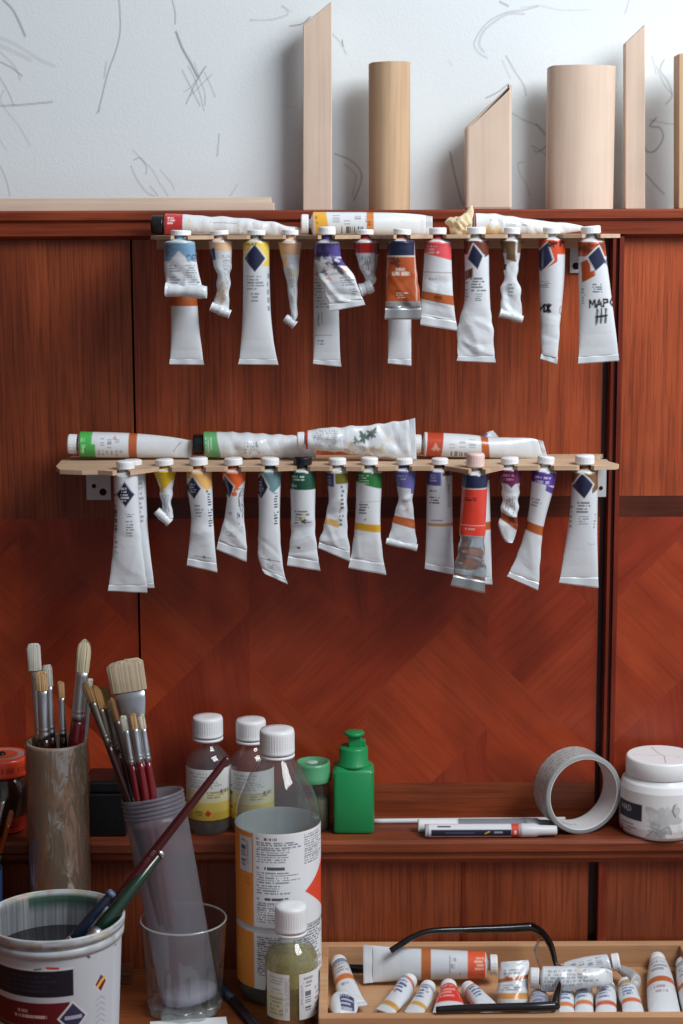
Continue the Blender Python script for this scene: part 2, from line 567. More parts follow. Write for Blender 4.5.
    # close the end
    V = np.concatenate([V, np.repeat(V[-1].mean(0)[None, None, :], nu, 1)]); allc = np.concatenate([allc, allc[-1:]])
    zmin = V[..., 2].min()
    cen = V.reshape(-1, 3).mean(0)
    root = empty('paint_tube', (cen[0], cen[1], zmin), label, category, group)
    link('tube_body', grid_mesh(V, True, allc), M_TUBE, root)
    # cap
    if cap:
        base_ = mid[0] + a0 * d0 * sc
        hgt = (d1 - d0) * sc; r = rc * sc
        prof = [(0, 0), (r * .93, 0), (r, hgt * .12)] + [(r, hgt * (.15 + .7 * i / 5)) for i in range(6)] + [(r * .97, hgt * .9), (r * .86, hgt), (0, hgt)]
        link('cap', lathe(prof, base_, a0, 60, rib=(20, r * .028, hgt * .14, hgt * .86), hint=nrm), capmat, root)
    # crimp: folded flat strip past the last row
    if crimp:
        cl, cr_ = crimp[:2], crimp[2:4]
        A1 = onplane(cl[0], cl[1], pt, nrm); B1 = onplane(cr_[0], cr_[1], pt, nrm)
        A0, B0 = A[-1], B[-1]
        n1 = 26; k1 = 8
        g = np.zeros((2 * k1, n1, 3)); gc = np.zeros((2 * k1, n1, 4))
        for i in range(2 * k1):
            t = (i if i < k1 else 2 * k1 - 1 - i) / (k1 - 1)
            sgn = 1 if i < k1 else -1
            for j in range(n1):
                u = j / (n1 - 1)
                lo = A0 * (1 - u) + B0 * u; hi = A1 * (1 - u) + B1 * u
                th_ = .0012 * (1 if 0 < t < 1 else .4)
                wob = .0004 * math.sin(u * 11 + seed)
                g[i, j] = lo * (1 - t) + hi * t + nrm * (sgn * th_ + wob)
                gc[i, j, :3] = lin(*crimpcol)
        gc[..., 3] = .85 if max(crimpcol) < 206 else metal0
        g = np.concatenate([g, g[:1]]); gc = np.concatenate([gc, gc[:1]])
        # add end caps by collapsing columns
        gl = g[:, :1].copy(); gl[:] = g[:, :1].mean(0); grr = g[:, -1:].copy(); grr[:] = g[:, -1:].mean(0)
        g = np.concatenate([gl, g, grr], 1); gc = np.concatenate([gc[:, :1], gc, gc[:, -1:]], 1)
        link('crimped_end', grid_mesh(g, False, gc, False), M_CRIMP, root)
    if roll:
        x0, y0, x1, y1, rp = roll[:5]
        rollcol = roll[5] if len(roll) > 5 else crimpcol
        A0 = onplane(x0, y0, pt, nrm); B0 = onplane(x1, y1, pt, nrm)
        rp *= 1.18
        link('rolled_end', spiral(A0 + nrm * rp * sc * .3, B0 + nrm * rp * sc * .3, rp * sc, nrm, rollcol, seed, metal0), M_CRIMP, root)
    return root


def spiral(A, B, R, nrm, col, seed=0, metal=0):
    ax, e1, e2 = frame(B - A, nrm)
    turns = 2.3; n = 70; nl = 14
    ph = np.linspace(0, turns * 2 * math.pi, n)
    rr = R * (1 - ph / (turns * 2 * math.pi) * .78)
    t = R * .085
    out = np.stack([rr * np.cos(ph + 2.2), rr * np.sin(ph + 2.2)], 1)
    inn = np.stack([(rr - t) * np.cos(ph + 2.2), (rr - t) * np.sin(ph + 2.2)], 1)
    loop = np.concatenate([out, inn[::-1]])
    us = np.linspace(0, 1, nl)
    G = np.zeros((nl, len(loop), 3))
    for i, u in enumerate(us):
        k = 1 + .08 * math.sin(u * 9 + seed) + .05 * math.sin(u * 23 + seed)
        G[i] = A * (1 - u) + B * u + k * (loop[:, :1] * e1 + loop[:, 1:] * e2)
    bmq = grid_quads(nl, len(loop), True)
    # strip end faces: pair outer i with inner i
    m = len(loop)
    caps = []
    for base_ in (0, (nl - 1) * m):
        for i in range(n - 1):
            caps.append((base_ + i, base_ + i + 1, base_ + m - 2 - i, base_ + m - 1 - i))
    q = np.concatenate([bmq, np.array(caps)])
    cols = np.zeros((nl * m, 4)); cols[:, :3] = lin(*col); cols[:, 3] = metal
    ii = np.tile(np.arange(m), nl)
    ed = RNG.rand(nl * m) < .06
    cols[ed, :3] *= .8
    return mesh_np(G, q, True, cols)
# ================================================================ setting
def ZY(py, Y, px=341.5): return float(PY(px, py, Y)[2])
def XY(px, py, Y): return float(PY(px, py, Y)[0])

W_RED = wood('redwood_vertical', (124, 56, 31), (143, 67, 37), (161, 82, 48), 0, 1.0, seed=1.3, pores=.4, mott=.22, bump=.3)
W_RED2 = wood('redwood_vertical_orange', (150, 66, 35), (168, 77, 42), (184, 93, 54), 0, 1.15, seed=5.1, pores=.38, mott=.2, bump=.3)
W_RAIL = wood('redwood_horizontal', (112, 46, 26), (136, 57, 31), (152, 72, 42), 90, 1.0, seed=2.2, pores=.3, mott=.3)
W_DARK = wood('darkwood_trim', (96, 32, 18), (126, 45, 24), (148, 60, 33), 0, 1.2, seed=3.4, pores=.3, mott=.3)
W_VA = wood('veneer_rising', (154, 56, 27), (170, 66, 33), (182, 78, 40), 45, .8, seed=4.4, pores=.16, mott=.35)
W_VB = wood('veneer_falling', (140, 48, 24), (156, 57, 29), (170, 69, 36), -45, .8, seed=6.4, pores=.16, mott=.35)
W_VC = wood('veneer_upright', (138, 47, 25), (153, 56, 30), (165, 67, 36), 8, .9, seed=7.4, pores=.18, mott=.35)
W_BAND = wood('veneer_dark_band', (84, 36, 20), (102, 45, 26), (116, 55, 33), 90, 1.0, seed=8.4, pores=.3)
W_SKIRT = wood('skirting_wood', (120, 54, 30), (142, 67, 37), (158, 82, 48), 90, 1.0, seed=19.4, pores=.35, mott=.3)
W_LEDGE = wood('ledge_wood', (104, 48, 28), (130, 62, 35), (150, 78, 47), 90, 1.0, seed=9.4, pores=.35, rough=.45, mott=.3)
W_TABLE = wood('table_wood', (120, 62, 32), (150, 82, 44), (172, 100, 56), 90, .7, seed=10.2, pores=.25, plane='XY', rough=.45)
W_PLY = wood('plywood_shelf', (166, 136, 110), (192, 162, 134), (210, 182, 154), 90, .8, seed=11.2, pores=.14, rough=.6, coat=0, plane='XY', mott=.12)
W_TRAY = wood('pine_tray', (184, 138, 100), (202, 156, 116), (218, 174, 134), 90, .6, seed=12.2, pores=.14, rough=.5, coat=.1, mott=.15)
W_PALE = wood('pale_wood', (202, 178, 160), (216, 194, 176), (226, 206, 190), 0, .5, seed=13.2, pores=.08, rough=.6, coat=0, mott=.1)
W_OAK = wood('tan_wood', (180, 148, 116), (196, 164, 130), (208, 178, 146), 0, .7, seed=14.2, pores=.12, rough=.6, coat=0, mott=.1)
W_LATH = wood('pale_lath', (198, 172, 152), (212, 188, 168), (222, 200, 182), 90, .6, seed=15.2, pores=.1, rough=.6, coat=0, mott=.1)
W_DEEP = wood('deep_brown_wood', (46, 18, 13), (58, 24, 17), (70, 30, 20), 0, 1.2, seed=3.9, pores=.3)
M_GAP = plain('dark_gap', (18, 9, 8), .9)

# ---- white wall with charcoal scribbles
WY = .075
zt = ZY(210, -.012)          # top of the rail
fx = np.arange(-.44, .4401, .0012); fz = np.arange(zt - .03, zt + .245, .0012)
gx = np.concatenate([[-2.2, -1.2, -.7], fx, [.7, 1.2, 2.2]]); gz = np.concatenate([[0, .5, 1.0, 1.4], fz, [2.0, 2.7]])
GX, GZ = np.meshgrid(gx, gz)
V = np.stack([GX, np.full_like(GX, WY), GZ], -1)
rel = V - CAMP
dep = rel @ FWD
pxs = 341.5 + FPX * (rel @ RGT) / dep; pys = 512 - FPX * (rel @ UPV) / dep
wp = Paint(pys, pxs, pxs, np.ones_like(pxs), (221, 228, 232))
def scr(pts, wd=1.1, a=.5, col=(104, 100, 98)):
    P = crom(np.array(pts, float), np.linspace(0, len(pts) - 1, (len(pts) - 1) * 4 + 1))
    x0, x1 = P[:, 0].min() - 5, P[:, 0].max() + 5; y0, y1 = P[:, 1].min() - 5, P[:, 1].max() + 5
    m = (wp.w > x0) & (wp.w < x1) & (wp.q > y0) & (wp.q < y1)
    sub = Paint(wp.q[m], wp.w[m], wp.w[m], np.ones(m.sum())); sub.c = wp.c[m]
    sub.stroke([(y, x) for x, y in P], wd, col, a)
    wp.c[m] = sub.c
for s_ in [
    ([(3, 0), (14, 12), (25, 36)], 2.2, .45), ([(0, 38), (18, 46), (40, 60), (54, 66)], 3.5, .12), ([(0, 62), (12, 68), (22, 76)], 1.6, .4),
    ([(0, 52), (14, 66), (20, 80)], 1.4, .25), ([(0, 78), (8, 92), (14, 106)], 1.2, .35), ([(0, 106), (20, 105), (52, 102)], 2.2, .3),
    ([(0, 46), (10, 50), (30, 60)], 4.5, .12), ([(4, 90), (0, 100), (6, 110), (20, 128), (30, 146)], 1.2, .22), ([(0, 166), (6, 180), (10, 196)], 1.0, .4), ([(0, 140), (6, 150)], 1, .2),
    ([(119, 0), (120, 30), (116, 50), (108, 72), (102, 96), (98, 112)], 1.1, .55), ([(106, 62), (104, 78)], 1.6, .25),
    ([(172, 0), (175, 12), (175, 24)], 1.1, .5), ([(176, 32), (182, 48), (190, 62), (197, 76)], 2.2, .55), ([(197, 76), (204, 90), (205, 105)], 1.0, .35),
    ([(182, 70), (190, 86), (200, 106)], .9, .5), ([(188, 66), (196, 82), (204, 110)], .9, .45), ([(186, 104), (196, 82), (206, 66)], .9, .55),
    ([(190, 96), (202, 84), (212, 74)], .9, .35), ([(204, 72), (210, 84), (215, 97)], .9, .4), ([(184, 92), (192, 86), (204, 68)], .8, .4), ([(194, 62), (200, 80)], .8, .35),
    ([(250, 20), (270, 20), (288, 14), (282, 6)], 1.8, .22), ([(282, 6), (292, 12)], 1.2, .2), ([(290, 26), (302, 24), (310, 17)], 1.2, .6), ([(307, 21), (312, 24)], 1.0, .5),
    ([(133, 150), (142, 160), (152, 170), (160, 184), (168, 196)], .9, .35), ([(131, 166), (136, 178), (146, 192), (154, 196)], 1.3, .32), ([(134, 160), (140, 158), (146, 166), (146, 174)], 1.4, .35),
    ([(150, 186), (158, 196)], 1.2, .35), ([(160, 170), (172, 184), (174, 190)], .9, .3), ([(219, 134), (218, 146), (217, 156)], 1.1, .4), ([(238, 184), (230, 196)], .9, .3), ([(280, 105), (296, 108)], 1, .15),
    ([(332, 34), (340, 42), (346, 54)], 1.1, .35), ([(335, 154), (350, 160), (360, 170), (361, 182), (354, 200)], 1.6, .42), ([(344, 164), (356, 176), (352, 196)], 1.2, .3), ([(342, 40), (343, 46)], 1, .7),
    ([(538, 6), (524, 10), (508, 12), (494, 18), (484, 26), (476, 38), (474, 46), (480, 54), (487, 58)], 1.6, .25), ([(524, 14), (508, 14), (494, 22), (483, 32), (479, 44), (484, 52)], 2.4, .2),
    ([(520, 8), (540, 6), (560, 10), (590, 10)], 1.4, .15), ([(500, 2), (508, 6)], 2.2, .35), ([(506, 56), (514, 70), (524, 86), (526, 96)], 1.2, .4), ([(502, 60), (510, 78)], .9, .25),
    ([(508, 84), (498, 92), (486, 98)], 1.3, .45), ([(510, 112), (524, 120), (538, 126), (546, 134)], 1.4, .28), ([(536, 124), (546, 136), (548, 144), (538, 152), (534, 150)], 1.3, .4), ([(532, 146), (540, 150), (546, 156)], 1, .4),
    ([(524, 162), (518, 164), (520, 174), (526, 184), (530, 196)], .9, .35), ([(450, 152), (454, 172), (460, 196), (464, 206)], 1.6, .45), ([(629, 0), (625, 14)], 1.1, .3),
    ([(664, 60), (660, 70), (668, 82), (672, 96), (666, 104)], 1.5, .35), ([(656, 66), (664, 84), (672, 94)], 1.1, .35), ([(656, 118), (650, 126), (660, 128), (663, 138), (656, 150), (648, 152), (644, 146)], 1.8, .42),
    ([(650, 120), (670, 124), (683, 122)], 1.1, .3), ([(644, 172), (656, 186), (664, 194)], 1.6, .4), ([(652, 56), (656, 74)], 1, .3), ([(448, 60), (452, 66)], 1, .2), ([(100, 110), (96, 114)], 1, .3),
]:
    scr(s_[0], s_[1], min(1, s_[2] * 1.25))
M_WALL = vcol('painted_wallpaper', rough=.8, bump=.12, bscale=420, spec=.3)
wall = link('wall_back', grid_mesh(V, False, wp.c), M_WALL)
tagit(wall, kind='structure')
floor = link('floor', box(-2.2, 2.2, -3.2, WY, -.05, 0), wood('floor_boards', (88, 58, 36), (120, 84, 56), (140, 100, 70), 0, .3, plane='XY', seed=3))
tagit(floor, kind='structure')
wl = link('added_light_blocker_left', box(-.85, -.80, -3.2, WY, 0, 2.7), plain('light_blocker_dark', (88, 62, 50), .85)); tagit(wl, kind='structure')  # unseen dark slab, added to cut the fill light from the left

# ---- wood panelling
pan = empty('wood_panelling', (0, 0, 0), 'red-brown wood panelling with diagonal veneer lower half, top rail and narrow ledge', 'wood panelling', kind='structure')
del pan['category']
def quadm(name, pts, Y, mat, parent=pan, t=.012):
    """pts (px,py) on the plane Y, made into a slab of thickness t"""
    poly = [(PY(a, b, Y)[0], PY(a, b, Y)[2]) for a, b in pts]
    return link(name, prism(poly, 'y', Y, Y + t), mat, parent)
def slab(name, x0, x1, z0, z1, y0, y1, mat, bev=0.0, parent=pan): return link(name, box(x0, x1, y0, y1, z0, z1, bev), mat, parent)

XC = XY(135.5, 450, 0)          # seam between left and middle panels
XP0, XP1, XP2 = XY(600, 500, 0), XY(605.5, 500, 0), XY(620, 500, -.01)
XL, XR = -.75, .75
zRailT, zRailB = zt, ZY(239, 0)
zBandT, zBandB = ZY(497, 0), ZY(518, 0)
zSkT, zLed = ZY(783, 0), .90
# upper boards
slab('upper_board', XL, XC - .0012, zBandB, zRailB + .01, 0, .012, W_RED)
slab('upper_board', XC + .0012, XP0, zBandT, zRailB + .01, 0, .012, W_RED2)
slab('upper_board', XP2, XR, zBandT, zRailB + .01, 0, .012, W_RED2)
slab('dark_band', XC + .0012, XP0, zBandB, zBandT, .0002, .012, W_BAND)
slab('dark_band', XP2, XR, zBandB, zBandT, .0002, .012, W_BAND)
slab('backing_board', XL, XR, .2, zRailB, .012, .022, M_GAP)

# diagonal veneer: each column a parallelogram with triangles above and below
def veneer(name, x0, x1, cols, z0=zSkT, z1=zBandB):
    bm = bmesh.new()
    def face(pts, mi):
        pts = [p for i, p in enumerate(pts) if i == 0 or (abs(p[0] - pts[i - 1][0]) + abs(p[1] - pts[i - 1][1])) > 1e-5]
        if len(pts) < 3: return
        f = bm.faces.new([bm.verts.new((p[0], 0, p[1])) for p in pts]); f.material_index = mi
        f.normal_update()
        if f.normal.y > 0: f.normal_flip()
    for a, b, kind, off in cols:
        a = max(a, x0); b = min(b, x1)
        w = b - a
        zc = z1 - off
        hgt = .165
        if kind == 1:   # falling to the right
            tl, tr, br, bl = (a, zc), (b, zc - w), (b, zc - w - hgt), (a, zc - hgt)
        else:
            tl, tr, br, bl = (a, zc - w), (b, zc), (b, zc - hgt), (a, zc - w - hgt)
        cl = lambda p: (p[0], min(z1, max(z0, p[1])))
        def clip(poly, z, keepabove):
            out = []
            for i in range(len(poly)):
                p, q = poly[i], poly[(i + 1) % len(poly)]
                ip = (p[1] >= z) == keepabove or p[1] == z; iq = (q[1] >= z) == keepabove or q[1] == z
                if ip: out.append(p)
                if ip != iq:
                    t = (z - p[1]) / (q[1] - p[1]); out.append((p[0] + t * (q[0] - p[0]), z))
            return out
        def add(poly, mi):
            poly = clip(clip(poly, z1, False), z0, True)
            if len(poly) >= 3: face(poly, mi)
        add([tl, tr, br, bl], 0 if kind == 1 else 1)
        add([(a, z1 + .1), (b, z1 + .1), tr, tl], 2 if kind == 1 else 0)
        add([bl, br, (b, z0 - .5), (a, z0 - .5)], 1 if kind == 1 else 2)
    me = bpy.data.meshes.new('v'); bm.to_mesh(me); bm.free()
    return link(name, me, [W_VB, W_VA, W_VC], pan)
c = [XY(p, 600, 0) for p in (-90, 22, 140, 249, 368, 488, 600)]
veneer('veneer_panel', XL, XC - .0012, [(XL, c[0], 0, .0), (c[0], c[1], 0, .02), (c[1], XC, 1, .0)])
veneer('veneer_panel', XC + .0012, XP0, [(XC, c[3], 0, -.06), (c[3], c[4], 1, -.0), (c[4], c[5], 0, .075), (c[5], XP0, 1, -.015)])
veneer('veneer_panel', XP2, XR, [(XP2, XY(700, 600, 0), 0, .0), (XY(700, 600, 0), XR, 1, .02)])
slab('skirting_board', XL, XP0, zLed - .01, zSkT, -.0006, .012, W_SKIRT)
slab('skirting_board', XP2, XR, zLed - .01, zSkT, -.0006, .012, W_SKIRT)
# top rail with a stepped moulding
z = lambda p, Y=-.012: ZY(p, Y)
rail = [(.075, zRailT), (-.012, zRailT), (-.014, z(212)), (-.014, z(219)), (-.010, z(222)), (-.010, z(227)), (-.013, z(229)), (-.013, z(235)), (-.006, z(237.5)), (-.002, zRailB), (.075, zRailB)]
link('top_rail', prism(rail, 'x', XL, XR), W_RAIL, pan)
# pillar moulding beside the dark reveal
slab('reveal', XP0, XP1, zLed, zRailB, .004, .012, W_DEEP)
px0, px1 = XP1, XP2
wdt = px1 - px0
prof = [(px0, .01), (px0, -.004), (px0 + wdt * .12, -.009), (px0 + wdt * .34, -.009), (px0 + wdt * .4, -.004), (px0 + wdt * .55, -.004), (px0 + wdt * .6, -.011), (px0 + wdt * .9, -.011), (px0 + wdt, -.006), (px0 + wdt, .01)]
link('pillar_moulding', prism(prof, 'z', zLed - .002, zRailB + .002), W_DARK, pan)
# ledge
LF = -.088
led = [(.01, zLed), (LF + .004, zLed), (LF, zLed - .003), (LF, ZY(852, LF)), (LF + .004, ZY(855, LF)), (LF + .004, ZY(860, LF)), (LF + .010, ZY(866, LF)), (.01, ZY(866, LF))]
link('ledge', prism(led, 'x', XL, XR), W_LEDGE, pan)
# panels below the ledge
UY = -.070
xm0, xm1, xq0, xq1, xq2 = [XY(p, 900, UY) for p in (462, 465, 588, 597, 606)]
slab('lower_panel', XL, xm0, .2, zLed - .02, UY, UY + .01, W_RED)
slab('lower_panel', xm1, xq0, .2, zLed - .02, UY, UY + .01, W_RED)
slab('lower_panel', xq2, XR, .2, zLed - .02, UY, UY + .01, W_RED)
slab('lower_gap', XL, XR, .2, zLed - .02, UY + .008, UY + .014, W_DEEP)
slab('lower_moulding', xq1, xq2, .2, zLed - .016, UY - .006, UY + .01, W_DARK, .001)
slab('lower_moulding', xm0 - .0005, xm1 + .0005, .2, zLed - .016, UY - .001, UY + .01, W_DARK)

# ---- table
tab = empty('table', (0, -.45, 0), 'orange-brown wooden table top under the pail, bottles and tray', 'table')
link('tabletop', box(-.72, .78, -.74, UY - .002, .722, .75, .002), W_TABLE, tab)
for xx in (-.66, .70):
    for yy in (-.68, -.13):
        link('leg', box(xx, xx + .05, yy, yy + .05, 0, .722, .003), W_TABLE, tab)
link('apron', box(-.62, .70, -.67, -.65, .65, .722), W_TABLE, tab)

# ---- sticks on the rail
def stick(label, pts, Y, thick, mat, curved=0.0, name='wooden_offcut', bev=.0012):
    P = [PY(a, b, Y) for a, b in pts]
    zb = zRailT
    poly = [(p[0], max(p[2], zb) if i not in (0, len(P) - 1) else zb) for i, p in enumerate(P)]
    x0, x1 = min(p[0] for p in poly), max(p[0] for p in poly)
    if curved:
        # moulded piece: rounded front seen from above, extruded upward, cut by the top line
        n = 26
        us = np.linspace(0, 1, n)
        front = [(x0 + (x1 - x0) * u, Y - thick * .5 * (np.sin(math.pi * u) ** .6)) for u in us]
        backp = [(x1 - (x1 - x0) * u, Y + thick * .5) for u in np.linspace(0, 1, n)]
        loop = np.array(front + backp)
        tx = [p[0] for p in poly[1:-1]]; tz = [p[1] for p in poly[1:-1]]
        zt_ = np.interp(loop[:, 0], tx, tz)
        nv = 12
        V = np.zeros((nv + 2, len(loop), 3))
        for i in range(nv):
            t = i / (nv - 1)
            V[i + 1, :, 0] = loop[:, 0]; V[i + 1, :, 1] = loop[:, 1]; V[i + 1, :, 2] = zb + (zt_ - zb) * t
        V[0] = V[1].mean(0); V[-1] = V[-2].mean(0)
        me = grid_mesh(V, True, None, False)
        for p_ in me.polygons: p_.use_smooth = abs(p_.normal.z) < .3
        me.set_sharp_from_angle(angle=.6)
    else:
        me = prism(poly, 'y', Y - thick / 2, Y + thick / 2, bev)
    o = link(name, me, mat, None, origin=((x0 + x1) / 2, Y, zb))
    tagit(o, label, 'wooden offcut', 'wooden offcuts standing on the top rail')
    return o
stick('tall pale wooden slat with slanted top, leftmost of the standing wood pieces', [(303, 210), (303, 26), (329, 4), (332, 2), (332, 210)], .045, .018, W_PALE)
stick('tan rounded wood block with flat top, second standing piece from left', [(369, 210), (369, 64), (372, 63), (410, 62), (410, 210)], .03, .034, W_OAK, 1)
stick('short pale wood piece with steep slanted top between the tan and wide blocks', [(465, 210), (465, 128), (510, 85), (511, 85), (511, 210)], .035, .026, W_PALE, 0, bev=.003)
stick('wide pale wood block with flat top and rounded edges', [(549, 210), (549, 67), (552, 66), (613, 66), (613, 210)], .03, .036, W_PALE, 1)
stick('narrow pale wooden slat cut to a point, right of the wide block', [(624, 210), (624, 44), (643, 26), (644, 25), (644, 210)], .04, .016, W_PALE)
stick('tan wooden post cut off by the right edge of the picture', [(676, 210), (676, 55), (700, 52), (712, 52), (712, 210)], .02, .03, W_OAK)
bm = bmesh.new()
xa, xb = XY(-60, 205, .0), XY(274, 205, .0)
box_bm(bm, xa, xb, -.004, .014, zRailT, ZY(202.5, .0), .0006)
box_bm(bm, xa, xb - .003, -.001, .014, ZY(202.5, .0), ZY(197, .0), .0006)
me = bpy.data.meshes.new('l'); bm.to_mesh(me); bm.free()
o = link('wooden_lath', me, W_LATH, None, origin=((xa + xb) / 2, 0, zRailT))
tagit(o, 'pale stepped wooden lath lying flat along the top rail at left', 'wooden lath')

# ---- shelves
def zl(py, Y): return float(PY(341.5, py, Y)[2])
ZLOW = 1.3092; ZUP = 1.5468
YT = -.082; YF = -.114
def shelf(label, xl, xr, z, th, yfront, slots, bumps, ends):
    """slots (px) are notches the necks hang in; bumps are places where the edge comes further out"""
    pyy = 470 if z < 1.4 else 236
    X = lambda p: XY(p, pyy, yfront)
    pts = [(X(xl), 0.0)]
    pts += [(X(xl) + a, b) for a, b in ends[0]]
    cur = []
    for s_ in sorted(slots):
        p, w = s_[0], s_[1]; yf = s_[2] if len(s_) > 2 else yfront
        jit = s_[3] if len(s_) > 3 else 0
        cur += [(X(p - w - 3.0), yf + jit * .001), (X(p - w), yf + .002), (X(p - w), YT + .012), (X(p + w), YT + .012), (X(p + w), yf + .003), (X(p + w + 2.5), yf - .0 + jit * .0005)]
    pts += cur
    pts += [(X(xr) + a, b) for a, b in ends[1]]
    pts += [(X(xr), 0.0)]
    root = empty('paint_tube_shelf', (0, -.03, z - th), label, 'shelf', 'plywood racks fixed to the wood panelling')
    link('shelf_board', prism(pts, 'z', z - th, z), W_PLY, root)
    return root
low_slots = [(125, 6, -.126), (164, 5.5), (198, 5.5, -.099, 1), (233, 5.5), (270, 5.5, -.099), (302, 5.5, -.096, 2), (338, 5.5), (370, 5.5, -.1), (404, 5.5), (439.5, 5.5), (475.5, 5.6, -.124), (509.5, 5.5), (546, 5.5), (585.5, 6, -.099)]
shl = shelf('lower plywood shelf with slots holding paint tubes', 58, 617, ZLOW, .0045, -.098, low_slots, [], ([(-.006, -.03), (-.004, -.085), (.004, -.112), (.028, -.12), (.044, -.118)], [(-.012, -.096), (.0, -.094), (.004, -.085), (-.016, -.03)]))
up_slots = [(181, 5.8, -.112), (219, 5.5), (255.5, 5.5), (291.5, 5.5), (327, 5.6, -.124), (366, 5.5), (401.5, 5.6, -.122), (438.5, 5.5), (476.5, 6), (513.5, 5.5), (554.5, 6), (590.5, 6.5, -.104)]
shu = shelf('upper thin plywood shelf with slots holding paint tubes', 152, 619, ZUP, .0038, -.096, up_slots, [], ([(-.002, -.09)], [(.0, -.094), (.003, -.085), (0, -.02)]))
xa, xb = XY(159, 240, -.004), XY(601, 240, -.004)
link('support_batten', box(xa, xb, -.030, -.0135, ZY(249, -.03), ZUP - .0038, .0008), W_PLY, shu)
xa, xb = XY(98, 470, -.004), XY(596, 470, -.004)
link('support_batten', box(xa, xb, -.02, -.0, ZLOW - .012, ZLOW - .0045, .0008), W_PLY, shl)
M_BRK = plain('white_bracket_metal', (200, 202, 204), .4, .2, var=.05)
def bracket(label, x0, x1, y0, y1, Yp, ztop, holes):
    """L-shaped perforated angle: a plate against the panelling and a plate under the shelf"""
    a = PY(x0, y0, Yp); b = PY(x1, y1, Yp)
    root = empty('angle_bracket', ((a[0] + b[0]) / 2, Yp, b[2]), label, 'bracket', 'metal brackets under the shelves')
    bm = bmesh.new()
    box_bm(bm, a[0], b[0], Yp, Yp + .0015, b[2], ztop, .0004)
    box_bm(bm, a[0], b[0], Yp - .022, Yp + .0015, ztop - .0016, ztop, .0004)
    me = bpy.data.meshes.new('b'); bm.to_mesh(me); bm.free()
    plate_ = link('bracket_plate', me, M_BRK, root)
    for hx, hy, hr in holes:
        c_ = PY(hx, hy, Yp)
        link('screw_hole', lathe([(0, 0), (hr * .001, 0), (hr * .0011, .0002), (hr * .0009, .0008), (0, .0006)], c_ - np.array([0, .0001, 0]), (0, -1, 0), 20), M_GAP, plate_)
    return root
bracket('white metal bracket with two holes under left end of lower shelf', 86, 111, 478, 500, -.002, ZLOW - .0046 - .0075, [(94, 486, 2.2), (103, 492, 3.6)])
bracket('white metal bracket under right end of lower shelf', 597.5, 606, 478, 497, -.010, ZLOW - .0046, [(601, 488, 2)])
bracket('white metal bracket with round screw under right end of upper shelf', 570, 581, 250, 273, -.003, ZUP - .0042, [(576, 266, 3.4)])
# ================================================================ hanging tubes
GU = 'paint tubes hanging from the upper shelf'
GL = 'paint tubes hanging from the lower shelf'
PT = ((0, YT, 0), NY); PF = ((0, -.105, 0), NY)
COPPER = (176, 92, 44)
NAVY = (38, 42, 72)

def pU1(p):
    p.vee(9, 10, 0, (120, 158, 190), inv=True); p.band(-1, 3, (146, 178, 200)); p.blot(8, -14, 5, (70, 100, 130), .5)
    p.micro(22, 30, -11, 1, 3); p.micro(22, 44, 5, 17, 9, seed=4); p.micro(34, 42, -13, -2, 3, seed=6)
    p.stroke([(14, 11), (13, 9), (15, 7.5), (18, 7.5), (19.5, 9.5)], .9, (60, 62, 70)); p.stroke([(14, 16), (13, 14), (15, 12.5), (18, 12.5), (19.5, 15)], .9, (60, 62, 70)); p.stroke([(16.3, 13), (16.3, 15.5)], .9, (60, 62, 70))
tube('white paint tube with blue collar and rolled end, leftmost hanging from upper shelf', [(242, 164, 195), (248, 163.5, 195.5), (258, 164, 196), (270, 164.5, 198), (280, 165, 201), (289, 165.5, 203)],
     cap=(6, 12.5, 9.6), plane=((0, -.100, 0), NY), pw=.7, bmin=1.5, crumple=1.6, cstart=.3, paint=pU1, roll=(165.5, 290, 207, 292.5, 6.6), group=GU, neckcol=(150, 185, 205), seed=1)
tube('long white paint tube with copper band, behind the blue collared rolled tube', [(248, 169, 197), (275, 170, 197), (300, 171, 197.5), (330, 171, 199.5), (350, 170.5, 202), (359, 170, 203)],
     cap=(11, 17, 9), plane=((0, -.068, 0), NY), paint=lambda p: p.band(46, 58, COPPER).band(0, 6, (200, 60, 50)), crimp=(169.3, 364.5, 204, 365), group=GU, seed=2)
def pU2(p):
    p.band(-1, 10, (238, 200, 164)); p.band(5, 17, (36, 46, 96), w0=-10.5, w1=-5.5, tilt=-.3, front=True)
    p.micro(14, 52, 1, 9, 6, vert=True, seed=7); p.blot(52, -3, 8, (196, 176, 150), .7); p.blot(56, -1, 5, (150, 120, 90), .5)
tube('small paint tube with peach band, twisted and rolled at the end, second on upper shelf', [(241, 208, 232), (249, 209.5, 232), (258, 212, 231.5), (268, 215, 231), (277, 217, 230.5), (288, 216.5, 230), (298, 214.5, 229.5), (305, 213, 229)],
     cap=(5, 11, 10), plane=PT, pw=.55, bmin=2.2, crumple=2.2, cstart=.25, paint=pU2, roll=(211, 306.5, 230, 314.5, 5), group=GU, neckcol=(226, 196, 170), seed=3)
def pU3(p):
    p.band(-1, 12, (232, 205, 98)); p.band(11, 24, (232, 205, 98), w0=5); p.band(11, 20, (232, 214, 130), w1=-8)
    p.diamond(17, -1, 13, 10.5); p.word('ILXT', 1.5, -10, 3, 2.2, .7, (90, 80, 40)); 
    p.micro(33, 48, -9, 10, 5, seed=2); p.micro(50, 60, -5, 6, 3, seed=5); p.micro(30, 70, 11, 13.4, 5, seed=8)
tube('long white paint tube with yellow band and dark blue diamond', [(242, 243, 269.5), (265, 243, 269.5), (290, 243, 270), (315, 242.5, 271), (340, 241, 273.5), (352, 240, 275.5), (359, 239.5, 277)],
     cap=(5.5, 12, 10), plane=PT, paint=pU3, crimp=(238, 364.5, 278.5, 365), group=GU, seed=4)
